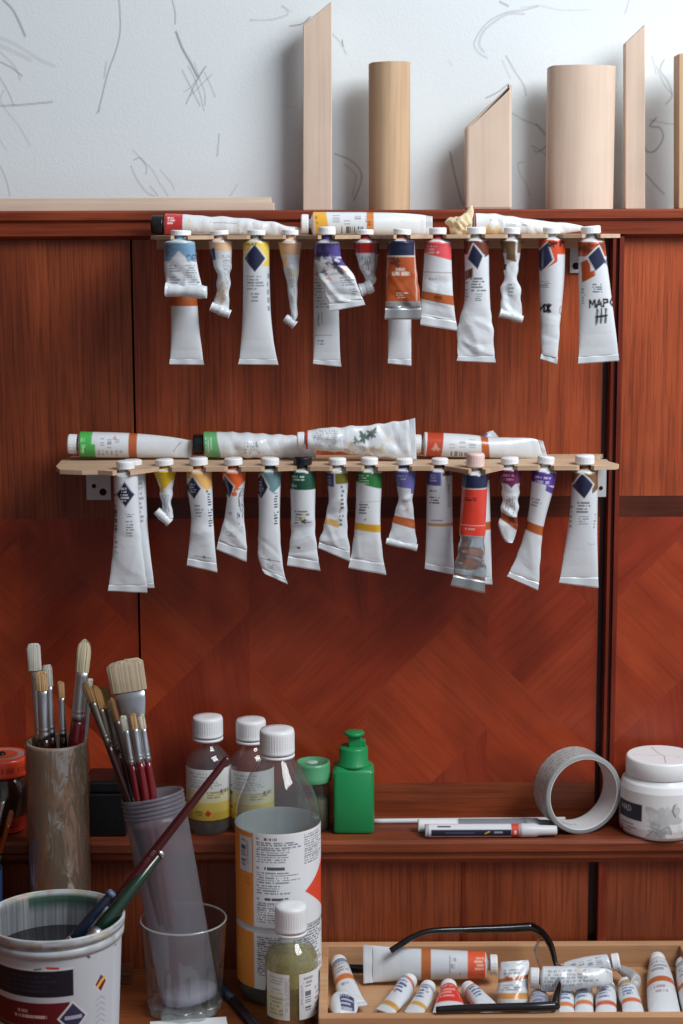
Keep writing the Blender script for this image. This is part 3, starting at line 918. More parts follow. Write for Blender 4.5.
tube('narrow peach paint tube squeezed to a thin curled tail', [(242, 278, 302.5), (250, 279.5, 301), (260, 282, 299.5), (275, 285, 298.5), (290, 287.5, 297.5), (305, 289.5, 297), (318, 291.5, 297)],
     cap=(5, 11.5, 8.8), plane=PT, pw=.45, bmin=2.6, crumple=1.7, cstart=.2, roll=(285, 317.5, 295, 325.5, 4.4), group=GU, neckcol=(236, 200, 174), seed=5,
     paint=lambda p: p.band(-1, 13, (240, 194, 160)).band(12, 20, (240, 194, 160), w1=-3, tilt=-.8).micro(20, 60, -3, 3, 3, (150, 150, 155), vert=True).blot(30, 2, 3, (226, 214, 150), .6))
def pU5(p):
    p.band(-1, 14, (84, 74, 138)); p.band(13, 22, (84, 74, 138), w0=3, tilt=.2); p.blot(14, -6, 8, (50, 50, 84), .8); p.blot(24, 4, 7, (58, 54, 92), .75)
    p.blot(21, -8, 5.5, (206, 208, 214), .9); p.blot(26, -2, 3.5, (214, 216, 220), .9); p.blot(17, 1, 3, (204, 206, 216), .7); p.blot(30, -10, 3, (44, 46, 70), .8)
    p.blot(29, 10, 1.8, (214, 100, 70), .8); p.blot(37, -8, 2, (214, 110, 90), .8); p.micro(36, 46, 2, 17, 4, seed=3); p.micro(48, 56, 8, 16, 3, seed=5)
tube('crumpled purple collared paint tube bent to the right on upper shelf', [(314, 243, 340, 243), (314, 252, 340.5, 252), (315, 262, 343, 261), (318, 272, 350, 270), (322, 284, 356.5, 282), (326, 296, 361, 293), (329, 304, 363.5, 300)],
     cap=(5.5, 15, 9.6), plane=PF, pw=.45, bmin=1.5, crumple=2.6, cstart=.15, paint=pU5, crimp=(330, 311.5, 365.5, 305), group=GU, neckcol=(88, 80, 140), seed=6)
def pU5b(p):
    p.band(-1, 14, (84, 74, 138)); p.micro(32, 62, -12, 6, 10, seed=11, a=.6); p.blot(28, -9, 2, (210, 110, 90), .7); p.micro(66, 82, -9, -4, 4, vert=True, seed=5); p.band(88.5, 89.3, (110, 110, 116), w0=-12, w1=6, a=.7, front=True); p.micro(92, 98, -9, 0, 2, seed=2)
tube('long white paint tube hanging behind the bent purple collared tube', [(246, 313.5, 339), (275, 313.5, 339), (305, 313.5, 339), (335, 313.5, 339.5), (352, 313.4, 340), (360, 313.3, 340.5)],
     cap=(8, 15, 9), plane=((0, -.072, 0), NY), paint=pU5b, crimp=(313, 364, 341.5, 367), group=GU, seed=7)
tube('small red banded paint tube curled to the right on upper shelf', [(353, 242, 377.5, 242), (354.5, 250, 376, 250), (357.5, 260, 374.5, 259), (360, 268, 374, 266), (362.5, 275, 374.5, 272), (365, 283, 377, 279)],
     cap=(5.5, 12, 9), plane=PT, pw=.5, bmin=2.2, crumple=1.8, cstart=.3, roll=(360.5, 290.5, 373, 286, 6.6), group=GU, neckcol=(150, 40, 40), seed=8,
     paint=lambda p: p.band(-1, 1.2, (210, 205, 200)).band(1.2, 11, (190, 44, 46)).micro(14, 34, -5, 5, 4, vert=True, seed=4).blot(22, 0, 3, (90, 80, 76), .5).blot(34, 3, 3, (110, 96, 90), .5))
tube('dark grey paint tube mostly hidden behind the red curled tube', [(243, 356, 379), (252, 360, 379), (262, 364, 377.5), (270, 366, 376), (280, 368, 375)],
     cap=(6, 11, 8.5), plane=((0, -.05, 0), NY), pw=.5, bmin=2, crumple=1.5, paint=lambda p: p.band(-1, 12, (36, 46, 50)).band(12, 40, (150, 152, 156)), group=GU, seed=9)
def pU7(p):
    p.band(-1, 15, (38, 44, 74)); p.band(15, 16.2, (214, 200, 190)); p.band(16.2, 60, (176, 84, 42)); p.blot(22, -5, 4, (52, 38, 40), .7); p.blot(18, -8, 2, (40, 34, 40), .7)
    p.word('NON', 27, -5, 2.5, 2.2, .8, (230, 214, 204)); p.word('UMBRA', 31, -9, 3, 2.2, .8, (232, 218, 208)); p.word('UMBER', 31, -9, 3, 2.6, .7, (232, 218, 208)); p.micro(51, 57, -7, 8, 3, (232, 214, 200), seed=4, a=.9)
    p.band(0, 60, (226, 208, 196), w0=13.2, w1=14.4, tilt=-.05, a=.7)
    p.band(60, 90, (190, 192, 194), metal=.75)
tube('paint tube with navy top and copper label, foil end folded, in front on upper shelf', [(241, 388, 415), (250, 387, 415), (265, 386.5, 416), (280, 386, 418), (295, 385.8, 420), (308, 385.5, 421)],
     cap=(6.5, 13.5, 9.6), plane=PF, pw=.8, bmin=1.3, crumple=1.1, cstart=.35, paint=pU7, crimp=(384.5, 319.5, 421.5, 319.5), crimpcol=(200, 202, 204), group=GU, neckcol=(176, 92, 50), seed=10)
tube('white paint tube end hanging behind the copper label tube', [(247, 389, 413), (280, 389, 412), (310, 388.2, 411.5), (340, 388, 411.3), (359, 388, 411.2)],
     cap=(9, 15, 8.8), plane=((0, -.072, 0), NY), crimp=(387.8, 363.5, 411.5, 366), group=GU, seed=11)
def pU8(p):
    p.band(-1, 15, (226, 88, 92), tilt=.28); p.micro(4, 12, -11, 2, 3, (240, 190, 190), seed=2, a=.8); p.band(30, 30.9, (140, 60, 50), a=.7); p.micro(36, 39, -9, 2, 1, seed=3)
    p.band(51, 59.5, COPPER, tilt=.05); p.word('HXE', 53.5, -3, 2.5, 2, .6, (90, 46, 26)); p.blot(40, 8, 2, (190, 190, 196), .5)
tube('paint tube with coral pink top and copper band, slightly flattened', [(242, 424.5, 451, 242), (424, 252, 451.5, 252), (423.5, 270, 452, 270), (422, 290, 453, 292), (421, 305, 454, 310), (420.5, 314, 456, 319)] if False else
     [(424.5, 242, 451, 242), (424, 254, 451.5, 254), (423.3, 270, 452, 271), (422, 290, 453, 293), (421, 305, 454.5, 311), (420.8, 315, 456, 321)],
     cap=(6, 14, 9.4), plane=PT, pw=.8, bmin=1.2, crumple=.9, paint=pU8, crimp=(420.3, 325, 458, 331), group=GU, neckcol=(170, 50, 60), seed=12)
def pU9(p):
    p.band(-1, 14, (108, 54, 40)); p.band(12, 20, (108, 54, 40), w0=7, tilt=-.5); 
    p.band(24, 33, (108, 54, 40), w0=-12, w1=-5, tilt=-.5, front=True); p.diamond(16.5, -2.2, 12, 7.6, rot=-10)
    p.micro(36, 50, -7, 9, 5, seed=5, a=.85); p.micro(51, 60, -3, 5, 4, seed=9); p.micro(40, 60, -12, -9, 6, seed=3)
tube('white paint tube with brown top and navy diamond, belly squeezed wide', [(241, 464, 489), (260, 464.5, 489), (280, 465, 489.3), (300, 464.3, 490), (312, 461.5, 490.8), (322, 458.5, 492.5), (335, 457, 493.5), (348, 457.5, 494), (356, 458, 494.5)],
     cap=(5.5, 14, 10), plane=PT, crumple=1.6, cstart=.58, paint=pU9, crimp=(456.5, 361, 496, 363), group=GU, seed=13)
def pU10(p):
    p.band(-1, 12, (120, 96, 66)); p.band(11, 20, (120, 96, 66), w0=-6, w1=4, tilt=.3); p.band(0, 18, (222, 222, 224), w0=3, w1=5, tilt=0, front=True); p.band(23, 29, (40, 40, 52), w0=-8, w1=-5, front=True); p.micro(42, 56, -3, 4, 4, seed=6)
tube('small crumpled paint tube with olive brown top and rolled end', [(500, 241, 523.5, 241), (502, 250, 521, 250), (504.5, 260, 519, 260), (504, 270, 518, 270), (502.5, 282, 518.5, 282), (501, 296, 521, 298), (500, 307, 522.5, 312)],
     cap=(5, 13, 8.8), plane=PT, pw=.5, bmin=1.8, crumple=2.4, cstart=.15, paint=pU10, roll=(499.5, 313, 522.5, 319.5, 4.2), group=GU, seed=14)
K = (24, 24, 28)
def pU11(p):
    p.band(-1, 15, (206, 78, 44)); p.band(14, 24, (206, 78, 44), w0=-14, w1=4, tilt=-.7); p.diamond(18, -9, 14, 8.5, rot=12, col=(44, 56, 90))
    p.word('OP', 2.5, -5.5, 5.5, 4, 1.8, K); p.word('P', 2, 7, 5.5, 3.5, 1.8, K); p.band(24, 26, (226, 220, 214), w0=-12, w1=0, tilt=-.6, front=True)
    p.micro(40, 48, -12, -2, 4, seed=3); p.word('NX', 64.5, -12, 7, 4.6, 2.0, K); p.stroke([(66, 10), (68, 8.5), (72, 8.5), (74, 10)], 1, (170, 120, 110))
tube('white paint tube with orange top, handwritten black letters and pinched end', [(538.5, 240, 565, 240), (539, 262, 565, 262), (539.5, 285, 563.8, 285), (540, 305, 562, 305), (540.5, 325, 560, 325), (541, 345, 558.5, 345), (541.2, 354, 557.8, 358)],
     cap=(4.5, 12.5, 9.4), plane=PT, crumple=.8, cstart=.5, pw=1.1, bmin=2, paint=pU11, crimp=(540, 359, 557, 364.5), group=GU, seed=15)
def pU12(p):
    p.band(-1, 15, (176, 78, 40)); p.blot(8, -6, 6, (70, 44, 36), .7); p.blot(5, 9, 4, (64, 40, 34), .6); p.band(14, 34, (176, 78, 40), w0=-13, w1=-4, tilt=-.5, front=True); p.diamond(17.5, 3, 12, 9.3, rot=12); p.blot(20, 13, 3, (60, 70, 120), .8); p.band(28, 34, (176, 78, 40), w0=-9, w1=0, tilt=-.4, front=True)
    p.micro(41, 51, -4, 9, 4, seed=4, a=.85); p.micro(46, 62, -14, -11, 6, seed=7)
    p.word('MAPC', 58, -7, 7, 5.2, 2.0, K, skew=-.3)
    for w in (-.5, 4, 8.5): p.stroke([(67, w + .6), (80, w - .6)], 2.0, K)
    p.stroke([(74.5, -1), (73.5, 9.5)], 2.0, K); p.stroke([(68, 1), (82, -1.2)], 1.2, K)
tube('white paint tube with black handwriting, rightmost hanging from upper shelf', [(578, 242, 605, 242), (578.3, 262, 607, 262), (578.8, 285, 610, 285), (579, 310, 613, 309), (579, 335, 616, 333), (578.8, 348, 617.3, 345), (578.5, 357, 618.3, 354)],
     cap=(5.5, 14.5, 10.6), plane=((0, -.09, 0), NY), paint=pU12, crimp=(578, 364, 619, 361), group=GU, seed=16)

# ---- lower row
def pL1(p):
    p.diamond(19.5, 0, 12, 9, col=(22, 28, 52), border=(206, 210, 216)); p.micro(12, 27, -4.5, 4.5, 5, (200, 204, 214), seed=4, a=.8)
    p.micro(38, 42, -1, 11, 2, seed=2, a=.9); p.micro(45, 62, 0, 8, 6, seed=3, a=.7); p.micro(18, 80, -12.5, -9, 12, seed=8); p.bars(34, 56, -12.5, -9.5, step=1)
tube('white paint tube with dark diamond emblem, leftmost and foremost on lower shelf', [(474, 113.5, 138), (490, 114, 138.5), (510, 114.5, 139.5), (530, 114, 141), (548, 112.8, 142.5), (562, 111.5, 144), (575, 110, 145.5), (585, 109, 146.8)],
     cap=(5, 14.5, 9.8), plane=((0, -.110, 0), NY), paint=pL1, crumple=.5, cstart=.4, crimp=(108, 591, 147.3, 593), group=GL, seed=21)
tube('white paint tube half hidden behind the leftmost tube with dark diamond', [(472, 120, 145.5), (500, 120, 146.5), (530, 121, 148), (555, 122, 150.5), (575, 122, 153), (583, 122, 153.8)],
     cap=(7.5, 14, 10), plane=((0, -.078, 0), NY), paint=lambda p: p.micro(10, 50, 6, 11.5, 9, seed=4), crimp=(122, 588.5, 154.5, 588), group=GL, seed=22)
tube('small yellow paint tube squeezed and rolled up at the end', [(153, 470, 176.5, 470), (155.5, 477, 175, 477), (158.5, 485, 173.5, 485), (160.5, 494, 172, 494), (161.5, 504, 171.5, 503), (163, 512, 172.5, 512), (165, 519, 173.5, 518)],
     cap=(5.5, 13, 10), plane=PT, pw=.5, bmin=2.2, crumple=1.6, cstart=.25, roll=(156.5, 510.5, 169.5, 523, 5), group=GL, neckcol=(214, 170, 30), seed=23,
     paint=lambda p: p.vee(5, 13, -1, (226, 186, 44)).band(16, 22, (214, 174, 60), w1=-2).micro(24, 44, -4, 3, 4, vert=True, seed=3))
def pL3(p):
    p.vee(7, 12, 8, (236, 186, 108)); p.diamond(16, -6, 11, 8, col=(26, 34, 62)); p.micro(11, 21, -9, -2, 4, (190, 196, 210), a=.6)
    p.micro(18, 56, 7, 11, 14, (60, 66, 80), seed=5, a=.9); p.micro(32, 46, -6, 3, 4, seed=6); p.band(84, 85, (90, 92, 100), w0=-8, w1=10, a=.7, front=True); p.blot(84.5, 2, 1.2, (50, 52, 60)); p.micro(88, 93, -4, 6, 2, seed=2)
tube('white paint tube with pale orange collar and dark diamond, third on lower shelf', [(186, 471, 212, 471), (187, 485, 212.3, 485), (189, 500, 212.8, 500), (191, 515, 213, 515), (190.5, 528, 213.8, 528), (189, 545, 215, 547), (187.8, 558, 216.4, 563)],
     cap=(7, 16, 10), plane=PT, crumple=.9, cstart=.45, pw=1.0, paint=pL3, crimp=(186.8, 565.5, 217.5, 572.5), group=GL, neckcol=(220, 130, 50), seed=24)
def pL4(p):
    p.vee(6, 14, 0, (232, 106, 52)); p.diamond(15, -7, 11, 6.5, col=(26, 34, 62), rot=-8); p.band(20, 24, (232, 106, 52), w0=-3, w1=2, front=True)
    p.micro(16, 56, 3, 9, 8, (90, 100, 112), vert=True, seed=4, a=.9); p.blot(42, -4, 1.5, (120, 122, 128)); p.micro(60, 66, -8, 4, 2, (150, 150, 156), seed=3)
tube('orange collared paint tube with waist and folded hem, fourth on lower shelf', [(221, 471, 246.5, 471), (223, 480, 245.5, 480), (226.5, 492, 244, 492), (226.5, 505, 243.5, 505), (224, 518, 244.5, 520), (220.5, 532, 246, 538), (218.3, 541, 246.8, 550)],
     cap=(6.5, 15, 10), plane=PT, pw=.7, bmin=1.4, crumple=1.3, cstart=.3, paint=pL4, crimp=(216.5, 549.5, 246.5, 562), group=GL, neckcol=(196, 84, 40), seed=25)
def pL5(p):
    p.vee(9, 12, 4, (106, 140, 148)); p.diamond(15, -8, 12, 7, col=(26, 34, 62)); p.micro(10, 20, -11, -4, 4, (170, 176, 190), a=.6)
    p.micro(20, 54, 5, 9.5, 12, (60, 66, 80), seed=5, a=.9); p.band(88, 89, (90, 92, 100), w0=-10, w1=10, a=.7, front=True); p.blot(88.5, -1, 1.2, (50, 52, 60)); p.micro(92, 98, -5, 6, 3, seed=2)
tube('white paint tube with grey teal collar and slanted end, fifth on lower shelf', [(258, 471, 281.5, 471), (258.3, 490, 280.5, 490), (258.8, 510, 280, 508), (258.5, 530, 280, 527), (257.8, 545, 280.8, 545), (258.3, 558, 282.5, 563), (262, 569, 285, 577)],
     cap=(6.5, 15, 10), plane=PT, pw=1.0, crumple=.9, cstart=.5, paint=pL5, crimp=(265, 574, 288, 584.5), group=GL, neckcol=(50, 80, 90), seed=26)
def pL6(p):
    p.band(-1, 17.5, (30, 82, 60)); p.micro(4, 10, -11, 6, 2, (190, 210, 200), seed=4, a=.9); p.band(13, 15, (190, 210, 200), w0=-11, w1=-6, a=.6, front=True)
    p.micro(38, 52, -8, 9, 5, seed=5, a=.8); p.blot(46, 0, 3, (214, 200, 130), .8); p.blot(49, 1, 2.2, (40, 46, 44), .9); p.blot(46, -2, 1.3, (40, 50, 44), .9); p.micro(75, 78, -6, 0, 1, (50, 50, 60), a=1, seed=3)
tube('white paint tube with dark green band and black cap', [(290, 471, 315.5, 471), (290.3, 490, 315.5, 490), (291, 510, 315, 510), (291, 525, 315, 525), (290, 540, 316.5, 542), (288.3, 556, 318.5, 561)],
     cap=(7, 16.5, 10), plane=PT, crumple=1.4, cstart=.45, paint=pL6, crimp=(287, 565.5, 320.5, 571), group=GL, capmat=M_CAPK, neckcol=(120, 124, 124), seed=27)
def pL7(p):
    p.band(-1, 10, (124, 118, 36), w0=-2); p.band(-1, 3, (200, 200, 200)); p.band(3, 13, (124, 118, 36), w0=-2); p.band(3, 16, (76, 74, 124), w0=-13, w1=-3.5, front=True); p.micro(5, 13, -10, -5, 3, (190, 190, 214))
    p.micro(14, 56, 3, 7, 10, (70, 74, 84), seed=5, vert=False, a=.8); p.band(50, 56.5, (206, 168, 100), w1=3, tilt=.2); p.micro(38, 50, 2, 4, 5, K, seed=7)
tube('white paint tube with olive and violet collar, twisted with ochre band', [(326, 470, 348.8, 470), (326.5, 480, 348.5, 480), (328.5, 495, 347.5, 495), (327.5, 508, 347, 508), (324.5, 522, 347.3, 524), (321, 535, 348.7, 542), (319.3, 542, 349.8, 551)],
     cap=(6.5, 14.5, 9.6), plane=PT, pw=.75, bmin=1.4, crumple=1.4, cstart=.3, paint=pL7, crimp=(318, 548, 350.5, 562), group=GL, seed=28)
def pL8(p):
    p.band(-1, 14, (44, 116, 56), tilt=.25); p.micro(3, 13, -11, 2, 4, (170, 210, 176), seed=4, a=.8); p.band(29, 29.7, (200, 170, 110), w0=-8, w1=12, front=True)
    p.micro(31, 42, -9, 2, 4, seed=5, a=.85); p.band(52, 59.5, (208, 158, 48), tilt=.05); p.micro(46, 49, -4, 1, 1, seed=3)
tube('white paint tube with bright green collar and golden band', [(356, 471, 382.3, 471), (356, 490, 381.5, 490), (355.5, 510, 380.5, 510), (354.5, 528, 380.5, 530), (352.5, 545, 382, 548), (350.5, 558, 384, 563)],
     cap=(6.5, 15, 9.4), plane=PT, crumple=.7, cstart=.5, paint=pL8, crimp=(348.3, 568, 386.5, 575), group=GL, neckcol=(150, 160, 150), seed=29)
def pL9(p):
    p.band(-1, 17, (106, 108, 172), tilt=.15); p.micro(4, 9, -8, 4, 2, (180, 184, 214), seed=4, a=.7); p.band(15, 22, (106, 108, 172), w0=5, tilt=.2); p.micro(28, 32, -4, 8, 2, seed=5); p.blot(40, 2, 2, (200, 130, 120), .6)
    p.band(47, 55.5, COPPER, tilt=.12)
tube('small paint tube with periwinkle collar and copper band, folded at the end', [(393, 470, 416.5, 470), (395, 480, 415.5, 480), (397.3, 490, 414, 490), (398, 499, 412.8, 499), (395, 512, 413.5, 513), (391.5, 525, 415.5, 529), (389.3, 535, 416.8, 541)],
     cap=(6, 13.5, 9), plane=PT, pw=.6, bmin=1.4, crumple=1.4, cstart=.25, paint=pL9, roll=(386, 541, 417, 548, 3.8), group=GL, neckcol=(70, 78, 140), seed=30)
def pL10(p):
    p.band(-1, 6, (112, 62, 44), w0=2); p.band(3, 13, (112, 62, 44), w0=2, a=0); p.band(1, 15, (88, 86, 150), w0=-14, w1=1, front=True); p.micro(4, 12, -10, -2, 3, (200, 200, 224)); p.micro(18, 21, -10, -2, 1, K, seed=2, a=.8)
    p.micro(25, 33, -10, 2, 3, K, seed=4, a=.8); p.micro(14, 50, 8, 11, 5, vert=True, seed=6, a=.6); p.band(52, 55, (196, 150, 106), w0=-12); p.micro(48, 51, -9, 3, 1, seed=9)
tube('white paint tube with violet label and thin tan band, left of the silver tube', [(427, 470, 452.5, 470), (426.7, 490, 452.3, 490), (426.3, 515, 452.5, 515), (425.8, 540, 453, 541), (425.3, 556, 453.7, 559), (425.1, 563, 454, 568)],
     cap=(6.5, 14, 9), plane=PT, paint=pL10, crimp=(424.8, 569, 455, 575), group=GL, neckcol=(100, 60, 50), seed=31)
def pL11(p):
    p.band(-1, 13, (34, 40, 72)); p.band(13, 14, (214, 190, 180)); p.band(14, 61, (222, 66, 48)); p.micro(22, 26, -11, 7, 2, (90, 30, 40), seed=4, a=.9); p.band(50, 50.7, (240, 180, 160)); p.micro(52, 56, -8, 6, 1, (246, 190, 170), seed=5)
    p.band(61, 130, (206, 208, 212), metal=.9); p.stroke([(92, -4), (98, -7), (104, -4), (106, -8)], .8, (60, 60, 64)); p.stroke([(98, -4), (108, -2)], .7, (70, 70, 74))
tube('silver foil paint tube with red label and pinkish cap, in front on lower shelf', [(462, 474, 488, 474), (461.7, 487, 487.3, 487), (460.8, 505, 486.5, 505), (459.7, 525, 485.5, 526), (458.3, 545, 485, 548), (456, 562, 485, 567), (453.5, 575, 485, 581)],
     cap=(5, 20.5, 9.8), plane=((0, -.107, 0), NY), crumple=2.5, cstart=.48, paint=pL11, crimp=(450.3, 585.5, 485, 593.5), crimpcol=(190, 192, 194), group=GL, capmat=M_CAPP, seed=32)
tube('white paint tube with copper band, mostly hidden behind the silver tube', [(475, 463, 489.5), (500, 464, 490), (530, 466, 490.8), (560, 466, 491.5), (577, 466, 491.8)],
     cap=(8, 14, 9), plane=((0, -.072, 0), NY), paint=lambda p: p.band(46, 54, COPPER).band(0, 6, (120, 60, 60)), crimp=(465, 582, 492.5, 585), group=GL, seed=33)
def pL12(p):
    p.band(-1, 14, (120, 46, 96)); p.vee(13, 5, 0, (120, 46, 96)); p.micro(4, 11, -8, 6, 2, (210, 160, 190), seed=4, a=.7); p.blot(30, -1, 2, (180, 170, 176), .6); p.micro(26, 44, -5, 5, 5, vert=True, seed=5)
    p.band(47, 55, (150, 76, 40), tilt=.5); p.band(47, 53, (110, 50, 34), w0=-1)
tube('small paint tube with magenta purple collar, folded short, right of silver tube', [(498, 469, 522, 469), (499.5, 478, 521, 478), (502, 488, 519.3, 488), (502, 500, 518.5, 500), (501, 510, 518.2, 510), (500, 518, 518, 520), (499, 526, 516.5, 530), (501.5, 536, 515, 538), (505.5, 542, 512.5, 543)],
     cap=(6, 14, 9.6), plane=PT, pw=.5, bmin=2.2, crumple=2.0, cstart=.2, paint=pL12, group=GL, seed=34, neckcol=(210, 210, 210))
def pL13(p):
    p.band(-1, 12, (92, 64, 148), tilt=.1); p.micro(4, 12, -10, 10, 2, (200, 190, 226), seed=4, a=.85); p.band(11, 17, (92, 64, 148), w0=2, tilt=.4, a=1); p.micro(26, 36, -9, 2, 3, seed=5, a=.6); p.band(53, 62, COPPER, tilt=.15)
tube('white paint tube with bright purple collar and copper band, leaning to the left', [(532, 470, 557, 472.5), (531.2, 485, 554, 487), (530, 500, 549.5, 503), (528, 515, 545.5, 518), (525, 530, 542.5, 534), (519.5, 548, 540.8, 554), (513.5, 563, 539.5, 572), (509.5, 572, 538.8, 583)],
     cap=(7, 16, 9.2), plane=PT, crumple=.6, cstart=.5, paint=pL13, crimp=(506.5, 576.5, 537.8, 590.5), group=GL, seed=35, neckcol=(220, 220, 222))
def pL14(p):
    p.band(-1, 12, (120, 86, 52)); p.band(11, 24, (120, 86, 52), w0=6, tilt=-.6); p.diamond(13, -3, 12.5, 10, rot=-6); p.micro(28, 40, -8, 8, 4, seed=5, a=.8); p.micro(42, 52, -5, 5, 4, seed=8, a=.6); p.micro(40, 56, 10, 12.5, 5, seed=3); p.micro(32, 56, -14, -11, 5, seed=3); p.stroke([(70, 6), (72, 9), (71, 13)], .8, (180, 184, 190))
tube('long white paint tube with golden brown collar and navy diamond, rightmost on lower shelf', [(472, 572, 597.5), (490, 571.5, 597.8), (510, 570, 597.5), (530, 567.5, 597.3), (550, 564.3, 597.5), (565, 562, 597.8), (577, 560.3, 598)],
     cap=(6.5, 17, 10.4), plane=((0, -.086, 0), NY), paint=pL14, crimp=(558.8, 583, 598.5, 588), group=GL, seed=36, neckcol=(150, 110, 70))

# ================================================================ tubes lying on the shelves
YB = -.034
def lying(label, rows, cap, z=None, Y=YB, **kw):
    """rows (x_top,y_top,x_bottom,y_bottom); lifted so the lowest point rests on the shelf"""
    pl = ((0, Y, 0), NY)
    o = tube(label, rows, cap, plane=pl, **kw)
    return o
GB = 'paint tubes lying on the shelves'
def pA(p):
    p.band(-1, 18, (190, 50, 54)); p.band(17, 19, (190, 50, 54), a=0); p.word('TTTE', 7, 4, 8, 3, 1.0, (226, 200, 200), rot=True) if False else p.micro(4, 12, -8, 0, 3, (236, 210, 210), vert=True, seed=3, a=.9)
    p.blot(26, -2, 3, (226, 220, 170), .6); p.micro(26, 60, 5, 10, 2, seed=4, fill=.4); p.micro(40, 80, -6, -3, 1, seed=9, fill=.3)
    for i in range(14): p.blot(25 + i * 7, -4 + 9 * math.sin(i * 2.1), .8, (190, 90, 90), .5, i)
lying('crumpled white paint tube with red end and black cap, lying left on upper shelf', [(165.5, 213.5, 165.5, 235.5), (182, 214, 182, 235.5), (205, 216, 205, 235.5), (230, 217, 230, 235.5), (255, 219.5, 255, 235.5), (280, 223.5, 280, 235.5), (300, 229, 300, 235.5), (308, 232.5, 309, 235.8)],
      (2, 14, 9.5), crumple=1.5, cstart=.15, pw=1.6, paint=pA, capmat=M_CAPK, group=GB, seed=41)
def pB(p):
    p.band(2, 16, (226, 168, 60), tilt=.14); p.micro(3, 7, -9, 2, 2, (120, 90, 40), vert=True, seed=3); p.micro(18, 60, -9, 3, 4, seed=5, fill=.35); p.bars(28, 50, 3, 9, seed=4, step=.9); p.band(53, 60, (196, 122, 60)); p.word('H', 54, -2, 3, 3, .8, (120, 60, 30))
lying('white paint tube with yellow and copper bands, lying middle of upper shelf', [(313.5, 212, 313.5, 235.8), (340, 212, 340, 235.8), (370, 212.2, 370, 235.8), (400, 213, 400, 235.8), (420, 214.5, 420, 235.5), (426, 215.5, 426, 235)],
      (5, 12.5, 9.6), paint=pB, crimp=(432.5, 216.5, 432.5, 233.5), group=GB, seed=42, pw=2.0, bmin=3)
def pC(p):
    p.band(-1, 2.5, (160, 50, 46)); p.blot(14, 6, 4, (224, 184, 90), .8); p.blot(22, 5, 3, (226, 190, 110), .8); p.blot(26, 8, 3, (216, 170, 90), .7); p.micro(12, 60, -5, 2, 3, seed=3, fill=.25); p.blot(54, 3, 3, (205, 206, 210), .6)
lying('crumpled white paint tube with yellow smears, tapering right on upper shelf', [(474, 213, 474, 235.3), (490, 213.5, 490, 235.6), (510, 216, 510, 235.6), (530, 219, 530, 235.6), (550, 221.5, 550, 235.2), (570, 223.5, 570, 232.5), (582, 225.5, 582, 231.5), (588, 228, 588, 231)],
      (2, 10, 8), crumple=1.8, cstart=.05, pw=1.4, paint=pC, group=GB, seed=43)
def pD(p):
    p.band(-1, 14, (76, 176, 84)); p.band(13, 17, (76, 176, 84), w0=-2, tilt=0); p.micro(3, 9, -9, 9, 3, (160, 220, 160), vert=True, seed=3, a=.7); p.word('I', 4, 7, 6, 4, 1.2, (225, 240, 226), rot=True)
    p.micro(20, 42, -8, 3, 3, seed=5, fill=.5); p.micro(18, 44, 4, 10, 6, (130, 136, 150), seed=8, a=.5); p.blot(36, -8, 1.5, (200, 60, 60)); p.band(49, 57, COPPER); p.stroke([(92, 4), (100, -6)], .8, (150, 150, 160))
lying('white paint tube with bright green and copper bands, lying left on lower shelf', [(80.5, 431.5, 80.5, 457), (100, 432, 100, 457.5), (130, 433, 130, 457.7), (160, 435.5, 160, 457.7), (178, 438, 178, 457.8), (188, 440, 188, 458)],
      (3, 12.5, 10), paint=pD, crimp=(194, 440.5, 191, 458.5), group=GB, seed=44, pw=1.8, Y=-.034)
def pE(p):
    p.band(-1, 15, (100, 170, 112), tilt=.15); p.micro(2, 10, -9, 9, 3, (190, 220, 196), seed=3, a=.6); p.blot(4, 8, 3, (180, 170, 120), .5); p.micro(40, 56, -6, 8, 4, (120, 124, 130), seed=8, vert=True, fill=.4)
    p.blot(52, -2, 1.4, (90, 94, 100), .7)
lying('crumpled white paint tube with green band and black cap, middle of lower shelf', [(204, 431.5, 206, 457.5), (225, 432, 225, 458), (245, 432.5, 245, 458), (270, 434, 270, 458), (290, 435.5, 290, 458), (305, 437, 305, 458), (316, 439, 316, 457.5)],
      (1.5, 12, 10), paint=pE, crumple=1.5, cstart=.1, pw=1.8, bmin=2, capmat=M_CAPK, group=GB, seed=45, Y=-.034)
def pF(p):
    p.band(-1, 3, (200, 60, 48)); p.micro(8, 38, -10, 6, 8, (150, 152, 158), seed=8, vert=True, a=.7, fill=.5)
    p.blot(58, -4, 5, (44, 74, 52), .9, 2); p.blot(66, -8, 4, (40, 60, 50), .85, 4); p.blot(50, 0, 3, (54, 96, 58), .85, 1); p.blot(45, 8, 5, (196, 176, 150), .8); p.blot(62, 10, 5, (188, 160, 130), .7, 3); p.blot(74, 9, 4, (206, 190, 160), .7, 5); p.blot(82, -2, 3, (222, 208, 180), .6)
lying('flattened white paint tube smeared with green and brown paint on lower shelf', [(306, 430.5, 306, 449), (325, 428, 325, 451), (345, 426.5, 345, 453), (365, 425.5, 365, 455.5), (385, 423, 386, 457.5), (400, 421, 402, 458), (409, 419.5, 412, 458.5)],
      (1.5, 9, 8), paint=pF, crumple=1.7, cstart=.02, pw=.8, bmin=2.5, crimp=(415, 418, 416.5, 459), group=GB, seed=46, Y=-.058)
def pG(p):
    p.band(-1, 3, (222, 222, 224)); p.band(3, 18, (186, 70, 44), tilt=-.1); p.blot(12, 2, 3, (214, 180, 160), .7); p.micro(22, 52, -8, 4, 3, (150, 130, 130), seed=4, fill=.35); p.bars(24, 48, 5, 10, (110, 110, 116), seed=2); p.band(56, 64, COPPER)
